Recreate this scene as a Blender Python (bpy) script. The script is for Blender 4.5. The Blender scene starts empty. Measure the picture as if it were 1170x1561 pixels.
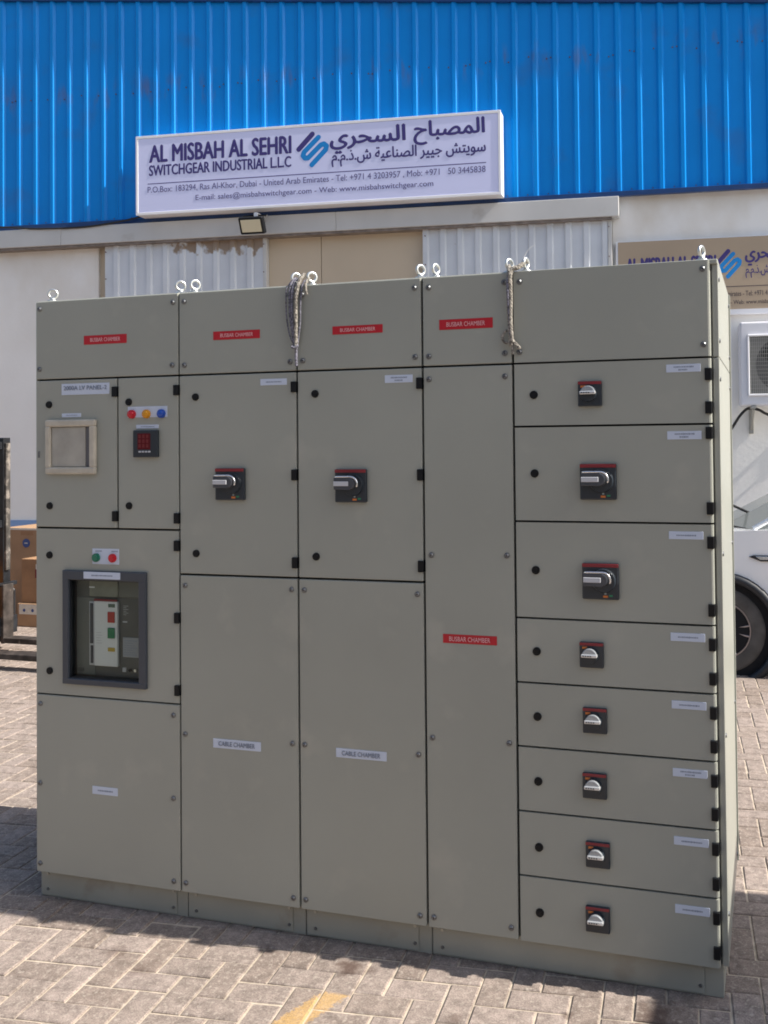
import bpy, bmesh, math, random
from mathutils import Vector, Matrix
R = random.Random(7)
S = bpy.context.scene
COL = S.collection
PI = math.pi

# ------------------------------------------------------------------ camera
cd = bpy.data.cameras.new('camera')
cam = bpy.data.objects.new('camera', cd)
COL.objects.link(cam)
right = Vector((0.9617882, 0.2735555, -0.0114355))
down = Vector((-0.0163308, 0.0156247, -0.9997446))
fwd = Vector((-0.2733070, 0.9617293, 0.0194951))
m3 = Matrix((right, -down, -fwd)).transposed()
CAMP = Vector((2.49659, -2.664127, 1.593684))
cam.matrix_world = Matrix.Translation(CAMP) @ m3.to_4x4()
cd.sensor_fit = 'HORIZONTAL'
cd.sensor_width = 36
cd.lens = 36 * 1400 / 1170
cd.shift_x = -190.877 / 1170
cd.shift_y = -137.914 / 1170
cd.clip_end = 500
cd.dof.use_dof = False
S.camera = cam

# ------------------------------------------------------------------ light
SUN_EL = math.radians(43.0)
SUN_B = math.radians(2.6)          # the sun stands to the right, a touch behind the cabinet's front
to_sun = Vector((math.cos(SUN_B) * math.cos(SUN_EL), math.sin(SUN_B) * math.cos(SUN_EL), math.sin(SUN_EL)))
w = bpy.data.worlds.new('World')
S.world = w
w.use_nodes = True
nt = w.node_tree
sky = nt.nodes.new('ShaderNodeTexSky')
sky.sky_type = 'NISHITA'
sky.sun_disc = False
sky.sun_elevation = SUN_EL
sky.sun_rotation = math.radians(90) - SUN_B
sky.air_density = 1.2
sky.dust_density = 2.5
bg = nt.nodes['Background']
nt.links.new(sky.outputs[0], bg.inputs[0])
bg.inputs[1].default_value = 0.108
sl = bpy.data.lights.new('sun', 'SUN')
sl.energy = 5.0
sl.angle = math.radians(0.5)
sl.color = (1.0, 0.925, 0.825)
sun = bpy.data.objects.new('sun', sl)
sun.rotation_euler = to_sun.to_track_quat('Z', 'Y').to_euler()
sun.location = (8, 0, 9)
COL.objects.link(sun)
S.view_settings.view_transform = 'Standard'
S.view_settings.look = 'None'
S.view_settings.gamma = 1
S.view_settings.use_curve_mapping = False
S.cycles.filter_width = 1.8
S.view_settings.exposure = 0.78

# ------------------------------------------------------------------ materials
MATS = {}
def mat(name, col, rough=0.6, metal=0.0, var=0.0, vscale=3.0, bump=0.0, bscale=60.0, spec=0.5, dirt=None, coat=0.0):
    if name in MATS: return MATS[name]
    m = bpy.data.materials.new(name); m.use_nodes = True
    t = m.node_tree; N = t.nodes; L = t.links
    b = N['Principled BSDF']
    b.inputs['Base Color'].default_value = (*col, 1)
    b.inputs['Roughness'].default_value = rough
    b.inputs['Metallic'].default_value = metal
    b.inputs['Specular IOR Level'].default_value = spec
    if coat: b.inputs['Coat Weight'].default_value = coat; b.inputs['Coat Roughness'].default_value = 0.05
    tc = N.new('ShaderNodeNewGeometry')
    last = None
    if var > 0:
        n = N.new('ShaderNodeTexNoise'); n.inputs['Scale'].default_value = vscale; n.inputs['Detail'].default_value = 6
        L.new(tc.outputs['Position'], n.inputs['Vector'])
        r = N.new('ShaderNodeMapRange'); r.inputs[1].default_value = 0.3; r.inputs[2].default_value = 0.7
        r.inputs[3].default_value = 1 - var; r.inputs[4].default_value = 1 + var
        L.new(n.outputs[0], r.inputs[0])
        mx = N.new('ShaderNodeVectorMath'); mx.operation = 'SCALE'; mx.inputs[0].default_value = col
        L.new(r.outputs[0], mx.inputs[3]); last = mx.outputs[0]
        rr = N.new('ShaderNodeMapRange'); rr.inputs[3].default_value = max(0.02, rough - 0.08); rr.inputs[4].default_value = min(1, rough + 0.1)
        L.new(n.outputs[0], rr.inputs[0]); L.new(rr.outputs[0], b.inputs['Roughness'])
    if dirt:                       # (colour, scale, threshold)
        n = N.new('ShaderNodeTexNoise'); n.inputs['Scale'].default_value = dirt[1]; n.inputs['Detail'].default_value = 8
        L.new(tc.outputs['Position'], n.inputs['Vector'])
        r = N.new('ShaderNodeMapRange'); r.inputs[1].default_value = dirt[2]; r.inputs[2].default_value = dirt[2] + 0.12
        r.inputs[4].default_value = dirt[3] if len(dirt) > 3 else 1.0
        L.new(n.outputs[0], r.inputs[0])
        mx = N.new('ShaderNodeMix'); mx.data_type = 'RGBA'
        mx.inputs[6].default_value = (*col, 1); mx.inputs[7].default_value = (*dirt[0], 1)
        if last: L.new(last, mx.inputs[6])
        L.new(r.outputs[0], mx.inputs[0]); last = mx.outputs[2]
    if last: L.new(last, b.inputs['Base Color'])
    if bump > 0:
        n = N.new('ShaderNodeTexNoise'); n.inputs['Scale'].default_value = bscale; n.inputs['Detail'].default_value = 4
        L.new(tc.outputs['Position'], n.inputs['Vector'])
        bp = N.new('ShaderNodeBump'); bp.inputs['Strength'].default_value = bump; bp.inputs['Distance'].default_value = 0.005
        L.new(n.outputs[0], bp.inputs['Height']); L.new(bp.outputs[0], b.inputs['Normal'])
    MATS[name] = m
    return m

PAINT = mat('pebble_grey_powder_coat', (0.316, 0.330, 0.295), 0.33, var=0.06, vscale=1.6, bump=0.10, bscale=420, spec=0.5, dirt=((0.43, 0.42, 0.37), 5.5, 0.58, 0.30))
PAINT2 = mat('pebble_grey_plinth_coat', (0.335, 0.338, 0.295), 0.42, var=0.06, vscale=5, bump=0.10, bscale=420, dirt=((0.25, 0.22, 0.17), 9, 0.60, 0.5))
GASKET = mat('black_gasket', (0.012, 0.013, 0.015), 0.7)
BLACKP = mat('black_plastic', (0.005, 0.006, 0.008), 0.5, spec=0.25)
DARKP = mat('slate_black_plastic', (0.020, 0.028, 0.038), 0.38)
FRAMEP = mat('blue_grey_bezel', (0.045, 0.055, 0.072), 0.42, var=0.05, vscale=20)
ZINC = mat("zinc_plated_steel", (0.60, 0.62, 0.61), 0.3, 0.85, var=0.1, vscale=60)
SCREWM = mat('dull_screw_head', (0.20, 0.21, 0.22), 0.4, 0.8)
SCREWD = mat('screw_recess', (0.03, 0.03, 0.035), 0.5)
CHROME = mat('chrome_edge', (0.85, 0.86, 0.88), 0.18, 1.0)
HGREY = mat('handle_grey', (0.055, 0.062, 0.075), 0.3)
LBLG = mat('handle_label_grey', (0.50, 0.52, 0.56), 0.5)
REDP = mat('red_strip', (0.22, 0.018, 0.026), 0.4)
ORANGEP = mat('orange_mark', (0.55, 0.16, 0.03), 0.5)
GREENP = mat('green_mark', (0.02, 0.20, 0.10), 0.5)
LABR = mat('red_label', (0.45, 0.006, 0.018), 0.45)
LABW = mat('pale_label', (0.53, 0.60, 0.73), 0.4)
INKW = mat('label_ink_pink', (0.80, 0.42, 0.44), 0.6)
INKB = mat('label_ink_grey', (0.20, 0.24, 0.32), 0.6)
NAVY = mat('navy_ink', (0.050, 0.035, 0.19), 0.5)
CYAN = mat('cyan_ink', (0.005, 0.23, 0.62), 0.5)
SIGNW = mat('sign_face', (0.66, 0.69, 0.96), 0.35, var=0.02, vscale=1.5)  # white vinyl; the sky's blue cast is put into this colour
ALUM = mat('white_aluminium', (0.82, 0.83, 0.86), 0.35, var=0.04)
BEIGE = mat('banner_face', (0.40, 0.315, 0.225), 0.55, var=0.05, vscale=2)
NAVYD = mat('navy_flashing', (0.006, 0.04, 0.15), 0.4, var=0.2, vscale=4)
LINTEL = mat('galvanised_lintel', (0.54, 0.545, 0.54), 0.5, var=0.07, vscale=2, dirt=((0.30, 0.26, 0.21), 3.0, 0.62, 0.5))
BOARD = mat('beige_board', (0.56, 0.47, 0.35), 0.7, var=0.05, vscale=1.5)
CARDB = mat("cardboard", (0.36, 0.225, 0.13), 0.85, var=0.10, vscale=7, bump=0.2, bscale=40)
CARDD = mat('cardboard_dark', (0.33, 0.19, 0.10), 0.85, var=0.15, vscale=9)
BLUEST = mat('blue_sticker', (0.03, 0.07, 0.24), 0.5)
TAPE_LITEDGE = mat('white_tape_and_lit_edge', (0.62, 0.60, 0.55), 0.5, var=0.1, vscale=30)
FORKB = mat('forklift_black', (0.016, 0.018, 0.022), 0.4, 0.2, var=0.4, vscale=12, bump=0.2, bscale=50)
FORKS = mat('worn_steel', (0.26, 0.24, 0.21), 0.45, 0.7, var=0.3, vscale=18)
WOODM = mat('pallet_wood', (0.26, 0.17, 0.11), 0.85, var=0.3, vscale=14, bump=0.3, bscale=60)
RUBBER = mat('tyre_rubber', (0.030, 0.031, 0.032), 0.7, var=0.2, vscale=15)
DUSTY = mat('dusty_tyre_side', (0.085, 0.082, 0.08), 0.75, var=0.4, vscale=9)
CARW = mat('white_car_paint', (0.90, 0.93, 0.96), 0.18, var=0.01, coat=1.0)
GLASSC = mat('car_glass', (0.22, 0.235, 0.22), 0.06, spec=1.0)
ARCHB = mat('black_cladding', (0.012, 0.016, 0.024), 0.5)
RIMM = mat('alloy_rim', (0.35, 0.33, 0.35), 0.3, 0.9)
RIMD = mat('dark_rim', (0.02, 0.02, 0.028), 0.3, 0.5)
ACW = mat('ac_casing', (0.62, 0.63, 0.68), 0.45, var=0.04)
ACD = mat('ac_grille_wire', (0.30, 0.30, 0.29), 0.5)
ACB = mat('ac_inside', (0.045, 0.048, 0.055), 0.7)
CABLE = mat('black_cable', (0.012, 0.012, 0.014), 0.5)
BRACK = mat('grey_bracket', (0.33, 0.33, 0.31), 0.6)
AMBER = mat('amber_lens', (0.62, 0.27, 0.01), 0.25)
REDL = mat('red_lens', (0.50, 0.012, 0.025), 0.25)
BLUEL = mat('blue_lens', (0.012, 0.07, 0.40), 0.25)
GREENL = mat('green_lens', (0.015, 0.16, 0.10), 0.25)
LED = mat('meter_display', (0.10, 0.004, 0.008), 0.2)
DIGIT = mat('meter_digit', (0.145, 0.008, 0.011), 0.4)
CREAM = mat('cream_seal', (0.47, 0.44, 0.37), 0.5, var=0.12, vscale=25, bump=0.4, bscale=25)
FILM = mat('clear_film', (0.38, 0.37, 0.33), 0.18, var=0.14, vscale=14, bump=0.5, bscale=22)
FILMD = mat('film_dark_strip', (0.13, 0.13, 0.14), 0.2)
BRKD = mat('breaker_grey', (0.095, 0.102, 0.098), 0.5, var=0.06, vscale=20)
BRKM = mat('breaker_mid_grey', (0.21, 0.225, 0.185), 0.4, var=0.12, vscale=25)
BRKW = mat('breaker_white', (0.74, 0.78, 0.80), 0.45)
YEL = mat('yellow_flag', (0.50, 0.36, 0.05), 0.5)
LAMPG = mat('lamp_glass', (0.62, 0.58, 0.42), 0.25)
TANC = mat('rope_tan', (0.23, 0.215, 0.19), 0.8, var=0.85, vscale=150, bump=0.4, bscale=300)
ROPEG = mat('rope_grey', (0.15, 0.15, 0.19), 0.7, var=0.85, vscale=150, bump=0.4, bscale=300)
WIREW = mat('white_wire', (0.7, 0.72, 0.74), 0.5)

def glass(name):
    m = bpy.data.materials.new(name); m.use_nodes = True
    t = m.node_tree; N = t.nodes; L = t.links
    N.remove(N['Principled BSDF'])
    tr = N.new('ShaderNodeBsdfTransparent'); tr.inputs[0].default_value = (0.93, 0.95, 0.93, 1)
    gl = N.new('ShaderNodeBsdfGlossy'); gl.inputs['Roughness'].default_value = 0.03
    fr = N.new('ShaderNodeFresnel'); fr.inputs[0].default_value = 1.16
    mx = N.new('ShaderNodeMixShader')
    L.new(fr.outputs[0], mx.inputs[0]); L.new(tr.outputs[0], mx.inputs[1]); L.new(gl.outputs[0], mx.inputs[2])
    L.new(mx.outputs[0], N['Material Output'].inputs[0])
    return m
PANE = glass('clear_pane')

def blue_mat():
    m = mat('blue_cladding', (0.0, 0.235, 0.70), 0.32, var=0.07, vscale=1.4, spec=0.22, dirt=((0.03, 0.17, 0.48), 2.2, 0.58, 0.5))
    t = m.node_tree; N = t.nodes; L = t.links; b = N['Principled BSDF']
    g = N.new('ShaderNodeNewGeometry'); sp = N.new('ShaderNodeSeparateXYZ'); L.new(g.outputs['Position'], sp.inputs[0])
    # rust bleeding round the fixing screws, in one level row
    d = N.new('ShaderNodeMath'); d.operation = 'SUBTRACT'; d.inputs[1].default_value = 5.225; L.new(sp.outputs[2], d.inputs[0])
    a = N.new('ShaderNodeMath'); a.operation = 'ABSOLUTE'; L.new(d.outputs[0], a.inputs[0])
    f = N.new('ShaderNodeMapRange'); f.inputs[1].default_value = 0.05; f.inputs[2].default_value = 0.20; f.inputs[3].default_value = 1; f.inputs[4].default_value = 0
    L.new(a.outputs[0], f.inputs[0])
    mpp = N.new('ShaderNodeMapping'); mpp.inputs['Scale'].default_value = (1, 1, 0.30); L.new(g.outputs['Position'], mpp.inputs[0])
    n = N.new('ShaderNodeTexNoise'); n.inputs['Scale'].default_value = 8.5; n.inputs['Detail'].default_value = 3
    L.new(mpp.outputs[0], n.inputs['Vector'])
    r = N.new('ShaderNodeMapRange'); r.inputs[1].default_value = 0.57; r.inputs[2].default_value = 0.70; L.new(n.outputs[0], r.inputs[0])
    mu = N.new('ShaderNodeMath'); mu.operation = 'MULTIPLY'; L.new(f.outputs[0], mu.inputs[0]); L.new(r.outputs[0], mu.inputs[1])
    m2 = N.new('ShaderNodeMath'); m2.operation = 'MULTIPLY'; m2.inputs[1].default_value = 0.34; L.new(mu.outputs[0], m2.inputs[0])
    # pale dusty scuffs
    src = b.inputs['Base Color'].links[0].from_socket
    mx = N.new('ShaderNodeMix'); mx.data_type = 'RGBA'; mx.inputs[7].default_value = (0.16, 0.09, 0.09, 1)
    L.new(m2.outputs[0], mx.inputs[0]); L.new(src, mx.inputs[6]); L.new(mx.outputs[2], b.inputs['Base Color'])
    return m
BLUE = blue_mat()

def wall_mat():
    m = mat('painted_render', (0.84, 0.835, 0.815), 0.85, var=0.05, vscale=1.1, bump=0.25, bscale=30)
    t = m.node_tree; N = t.nodes; L = t.links; b = N['Principled BSDF']
    g = N.new('ShaderNodeNewGeometry'); sp = N.new('ShaderNodeSeparateXYZ'); L.new(g.outputs['Position'], sp.inputs[0])
    mp = N.new('ShaderNodeMapping'); mp.inputs['Scale'].default_value = (1.3, 1.3, 0.9); L.new(g.outputs['Position'], mp.inputs[0])
    n = N.new('ShaderNodeTexNoise'); n.inputs['Scale'].default_value = 1.6; n.inputs['Detail'].default_value = 7; L.new(mp.outputs[0], n.inputs['Vector'])
    f = N.new('ShaderNodeMapRange'); f.inputs[1].default_value = 2.5; f.inputs[2].default_value = 3.8; f.inputs[3].default_value = 0.12; f.inputs[4].default_value = 1.0; L.new(sp.outputs[2], f.inputs[0])
    r = N.new('ShaderNodeMapRange'); r.inputs[1].default_value = 0.35; r.inputs[2].default_value = 0.75; L.new(n.outputs[0], r.inputs[0])
    mu = N.new('ShaderNodeMath'); mu.operation = 'MULTIPLY'; L.new(f.outputs[0], mu.inputs[0]); L.new(r.outputs[0], mu.inputs[1])
    src = b.inputs['Base Color'].links[0].from_socket
    mx = N.new('ShaderNodeMix'); mx.data_type = 'RGBA'; mx.inputs[7].default_value = (0.62, 0.56, 0.46, 1)
    L.new(mu.outputs[0], mx.inputs[0]); L.new(src, mx.inputs[6]); L.new(mx.outputs[2], b.inputs['Base Color'])
    return m
WALL = wall_mat()

def gate_mat():
    m = mat('galvanised_sheet', (0.62, 0.66, 0.71), 0.45, var=0.08, vscale=3)
    t = m.node_tree; N = t.nodes; L = t.links; b = N['Principled BSDF']
    tc = N.new('ShaderNodeTexCoord'); sp = N.new('ShaderNodeSeparateXYZ'); L.new(tc.outputs['Object'], sp.inputs[0])
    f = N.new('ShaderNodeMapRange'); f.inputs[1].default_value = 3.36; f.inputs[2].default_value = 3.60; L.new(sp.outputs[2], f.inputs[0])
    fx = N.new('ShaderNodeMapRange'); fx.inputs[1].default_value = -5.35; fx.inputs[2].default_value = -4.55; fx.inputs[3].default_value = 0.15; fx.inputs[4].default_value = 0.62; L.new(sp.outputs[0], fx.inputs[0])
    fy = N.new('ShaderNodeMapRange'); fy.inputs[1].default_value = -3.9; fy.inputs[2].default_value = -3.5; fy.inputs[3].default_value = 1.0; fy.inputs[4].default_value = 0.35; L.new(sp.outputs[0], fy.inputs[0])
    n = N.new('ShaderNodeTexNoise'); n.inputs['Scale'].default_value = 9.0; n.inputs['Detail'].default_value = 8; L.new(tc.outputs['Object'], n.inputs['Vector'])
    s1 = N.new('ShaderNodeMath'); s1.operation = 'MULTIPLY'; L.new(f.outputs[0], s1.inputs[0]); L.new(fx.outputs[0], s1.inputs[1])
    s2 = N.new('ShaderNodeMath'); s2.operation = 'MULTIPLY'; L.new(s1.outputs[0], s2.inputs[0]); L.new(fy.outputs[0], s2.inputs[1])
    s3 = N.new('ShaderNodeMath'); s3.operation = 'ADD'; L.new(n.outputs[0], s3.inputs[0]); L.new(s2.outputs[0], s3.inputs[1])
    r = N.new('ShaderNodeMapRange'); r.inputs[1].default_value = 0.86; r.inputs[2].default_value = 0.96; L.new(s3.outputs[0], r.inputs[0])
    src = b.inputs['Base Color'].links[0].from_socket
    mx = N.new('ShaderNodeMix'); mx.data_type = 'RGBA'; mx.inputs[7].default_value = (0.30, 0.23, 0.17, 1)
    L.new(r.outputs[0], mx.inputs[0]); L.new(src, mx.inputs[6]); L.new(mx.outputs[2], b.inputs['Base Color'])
    return m
GATE = gate_mat()

STAINS = [(1.242, -0.095, 0.055, 0.8), (1.31, -0.088, 0.03, 0.5), (0.64, -0.262, 0.05, 0.45), (2.16, -0.085, 0.075, 0.7), (1.93, -0.149, 0.022, 0.6), (1.63, -0.244, 0.03, 0.5),
          (0.95, -0.07, 0.04, 0.4), (0.50, -0.20, 0.045, 0.4), (2.05, -0.21, 0.09, 0.4), (-0.6, 0.1, 0.12, 0.3), (2.6, 0.25, 0.06, 0.5), (2.55, -0.05, 0.07, 0.4)]
def brick_mat(name, col, amp, mortar=False):
    m = bpy.data.materials.new(name); m.use_nodes = True
    t = m.node_tree; N = t.nodes; L = t.links; b = N['Principled BSDF']
    b.inputs['Roughness'].default_value = 0.95; b.inputs['Specular IOR Level'].default_value = 0.15
    g = N.new('ShaderNodeNewGeometry'); P = g.outputs['Position']
    oi = N.new('ShaderNodeObjectInfo')
    ad = N.new('ShaderNodeMath'); ad.operation = 'ADD'; L.new(g.outputs['Random Per Island'], ad.inputs[0]); L.new(oi.outputs['Random'], ad.inputs[1])
    fr = N.new('ShaderNodeMath'); fr.operation = 'FRACT'; L.new(ad.outputs[0], fr.inputs[0])
    rp = N.new('ShaderNodeValToRGB'); e = rp.color_ramp.elements
    e[0].color = (col[0] * 0.88, col[1] * 0.86, col[2] * 0.84, 1); e[1].color = (col[0] * 1.10, col[1] * 1.10, col[2] * 1.12, 1)
    k = rp.color_ramp.elements.new(0.5); k.color = (*col, 1)
    L.new(fr.outputs[0], rp.inputs[0])
    # coarse aggregate grain
    n = N.new('ShaderNodeTexNoise'); n.inputs['Scale'].default_value = 210; n.inputs['Detail'].default_value = 5; n.inputs['Roughness'].default_value = 0.7; L.new(P, n.inputs['Vector'])
    n2 = N.new('ShaderNodeTexNoise'); n2.inputs['Scale'].default_value = 26; n2.inputs['Detail'].default_value = 6; L.new(P, n2.inputs['Vector'])
    n3 = N.new('ShaderNodeTexNoise'); n3.inputs['Scale'].default_value = 2.2; n3.inputs['Detail'].default_value = 3; L.new(P, n3.inputs['Vector'])
    a1 = N.new('ShaderNodeMapRange'); a1.inputs[1].default_value = 0.33; a1.inputs[2].default_value = 0.67; a1.inputs[3].default_value = 1 - amp; a1.inputs[4].default_value = 1 + amp; L.new(n.outputs[0], a1.inputs[0])
    a2 = N.new('ShaderNodeMapRange'); a2.inputs[1].default_value = 0.3; a2.inputs[2].default_value = 0.7; a2.inputs[3].default_value = 0.74; a2.inputs[4].default_value = 1.22; L.new(n2.outputs[0], a2.inputs[0])
    a3 = N.new('ShaderNodeMapRange'); a3.inputs[1].default_value = 0.3; a3.inputs[2].default_value = 0.7; a3.inputs[3].default_value = 0.90; a3.inputs[4].default_value = 1.08; L.new(n3.outputs[0], a3.inputs[0])
    q = N.new('ShaderNodeMath'); q.operation = 'MULTIPLY'; L.new(a1.outputs[0], q.inputs[0]); L.new(a2.outputs[0], q.inputs[1])
    q2 = N.new('ShaderNodeMath'); q2.operation = 'MULTIPLY'; L.new(q.outputs[0], q2.inputs[0]); L.new(a3.outputs[0], q2.inputs[1])
    sc = N.new('ShaderNodeVectorMath'); sc.operation = 'SCALE'; L.new(rp.outputs[0], sc.inputs[0]); L.new(q2.outputs[0], sc.inputs[3])
    last = sc.outputs[0]
    if mortar: sc.inputs[0].default_value = col; L.remove(sc.inputs[0].links[0])
    # pale dust film
    dn = N.new('ShaderNodeTexNoise'); dn.inputs['Scale'].default_value = 75; dn.inputs['Detail'].default_value = 8; L.new(P, dn.inputs['Vector'])
    dr = N.new('ShaderNodeMapRange'); dr.inputs[1].default_value = 0.53; dr.inputs[2].default_value = 0.72; dr.inputs[4].default_value = 0.8; L.new(dn.outputs[0], dr.inputs[0])
    mx = N.new('ShaderNodeMix'); mx.data_type = 'RGBA'; mx.inputs[7].default_value = (0.40, 0.355, 0.31, 1); L.new(dr.outputs[0], mx.inputs[0]); L.new(last, mx.inputs[6]); last = mx.outputs[2]
    # oil and rust stains
    acc = None
    wob = N.new('ShaderNodeTexNoise'); wob.inputs['Scale'].default_value = 30; wob.inputs['Detail'].default_value = 4; L.new(P, wob.inputs['Vector'])
    for (x, y, r, s) in STAINS:
        d = N.new('ShaderNodeVectorMath'); d.operation = 'DISTANCE'; d.inputs[1].default_value = (x, y, 0); L.new(P, d.inputs[0])
        w2 = N.new('ShaderNodeMath'); w2.operation = 'MULTIPLY_ADD'; w2.inputs[1].default_value = r * 2.0; L.new(wob.outputs[0], w2.inputs[0]); L.new(d.outputs['Value'], w2.inputs[2])
        mr = N.new('ShaderNodeMapRange'); mr.inputs[1].default_value = r * 1.25; mr.inputs[2].default_value = r * 2.0; mr.inputs[3].default_value = s; mr.inputs[4].default_value = 0; L.new(w2.outputs[0], mr.inputs[0])
        if acc is None: acc = mr.outputs[0]
        else:
            mm = N.new('ShaderNodeMath'); mm.operation = 'MAXIMUM'; L.new(acc, mm.inputs[0]); L.new(mr.outputs[0], mm.inputs[1]); acc = mm.outputs[0]
    mx = N.new('ShaderNodeMix'); mx.data_type = 'RGBA'; mx.inputs[7].default_value = (0.085, 0.055, 0.045, 1); L.new(acc, mx.inputs[0]); L.new(last, mx.inputs[6]); last = mx.outputs[2]
    # worn yellow paint: a short stroke across the joints
    sp = N.new('ShaderNodeSeparateXYZ'); L.new(P, sp.inputs[0])
    lin = N.new('ShaderNodeMath'); lin.operation = 'MULTIPLY_ADD'; lin.inputs[1].default_value = -0.38; lin.inputs[2].default_value = 1.145; L.new(sp.outputs[1], lin.inputs[0])  # centre line runs right as y rises
    lin.inputs[1].default_value = 0.42; lin.inputs[2].default_value = 1.358
    dx = N.new('ShaderNodeMath'); dx.operation = 'SUBTRACT'; L.new(sp.outputs[0], dx.inputs[0]); L.new(lin.outputs[0], dx.inputs[1])
    ab = N.new('ShaderNodeMath'); ab.operation = 'ABSOLUTE'; L.new(dx.outputs[0], ab.inputs[0])
    yn = N.new('ShaderNodeTexNoise'); yn.inputs['Scale'].default_value = 90; yn.inputs['Detail'].default_value = 5; L.new(P, yn.inputs['Vector'])
    aw = N.new('ShaderNodeMath'); aw.operation = 'MULTIPLY_ADD'; aw.inputs[1].default_value = 0.05; L.new(yn.outputs[0], aw.inputs[0]); L.new(ab.outputs[0], aw.inputs[2])
    m1 = N.new('ShaderNodeMapRange'); m1.inputs[1].default_value = 0.058; m1.inputs[2].default_value = 0.070; m1.inputs[3].default_value = 0.5; m1.inputs[4].default_value = 0; L.new(aw.outputs[0], m1.inputs[0])
    yt = N.new('ShaderNodeMath'); yt.operation = 'MULTIPLY_ADD'; yt.inputs[1].default_value = 0.03; L.new(yn.outputs[0], yt.inputs[0]); L.new(sp.outputs[1], yt.inputs[2])
    m2 = N.new('ShaderNodeMapRange'); m2.inputs[1].default_value = -0.216; m2.inputs[2].default_value = -0.204; m2.inputs[3].default_value = 1; m2.inputs[4].default_value = 0; L.new(yt.outputs[0], m2.inputs[0])
    m3_ = N.new('ShaderNodeMath'); m3_.operation = 'MULTIPLY'; L.new(m1.outputs[0], m3_.inputs[0]); L.new(m2.outputs[0], m3_.inputs[1])
    wr = N.new('ShaderNodeMapRange'); wr.inputs[1].default_value = 0.40; wr.inputs[2].default_value = 0.52; wr.inputs[3].default_value = 0.45; L.new(n.outputs[0], wr.inputs[0])
    m4 = N.new('ShaderNodeMath'); m4.operation = 'MULTIPLY'; L.new(m3_.outputs[0], m4.inputs[0]); L.new(wr.outputs[0], m4.inputs[1])
    if mortar: m4.operation = 'MULTIPLY'; L.remove(m4.inputs[1].links[0]); m4.inputs[1].default_value = 0.35
    mx = N.new('ShaderNodeMix'); mx.data_type = 'RGBA'; mx.inputs[7].default_value = (0.62, 0.37, 0.085, 1); L.new(m4.outputs[0], mx.inputs[0]); L.new(last, mx.inputs[6]); last = mx.outputs[2]
    L.new(last, b.inputs['Base Color'])
    bp = N.new('ShaderNodeBump'); bp.inputs['Strength'].default_value = 0.55; bp.inputs['Distance'].default_value = 0.0022
    L.new(n.outputs[0], bp.inputs['Height']); L.new(bp.outputs[0], b.inputs['Normal'])
    return m
BRICK = brick_mat('concrete_paver', (0.245, 0.204, 0.180), 0.36)
SAND = brick_mat('joint_sand', (0.47, 0.405, 0.325), 0.10, True)
YARD = brick_mat('yard_surface', (0.25, 0.21, 0.185), 0.2)

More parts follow.
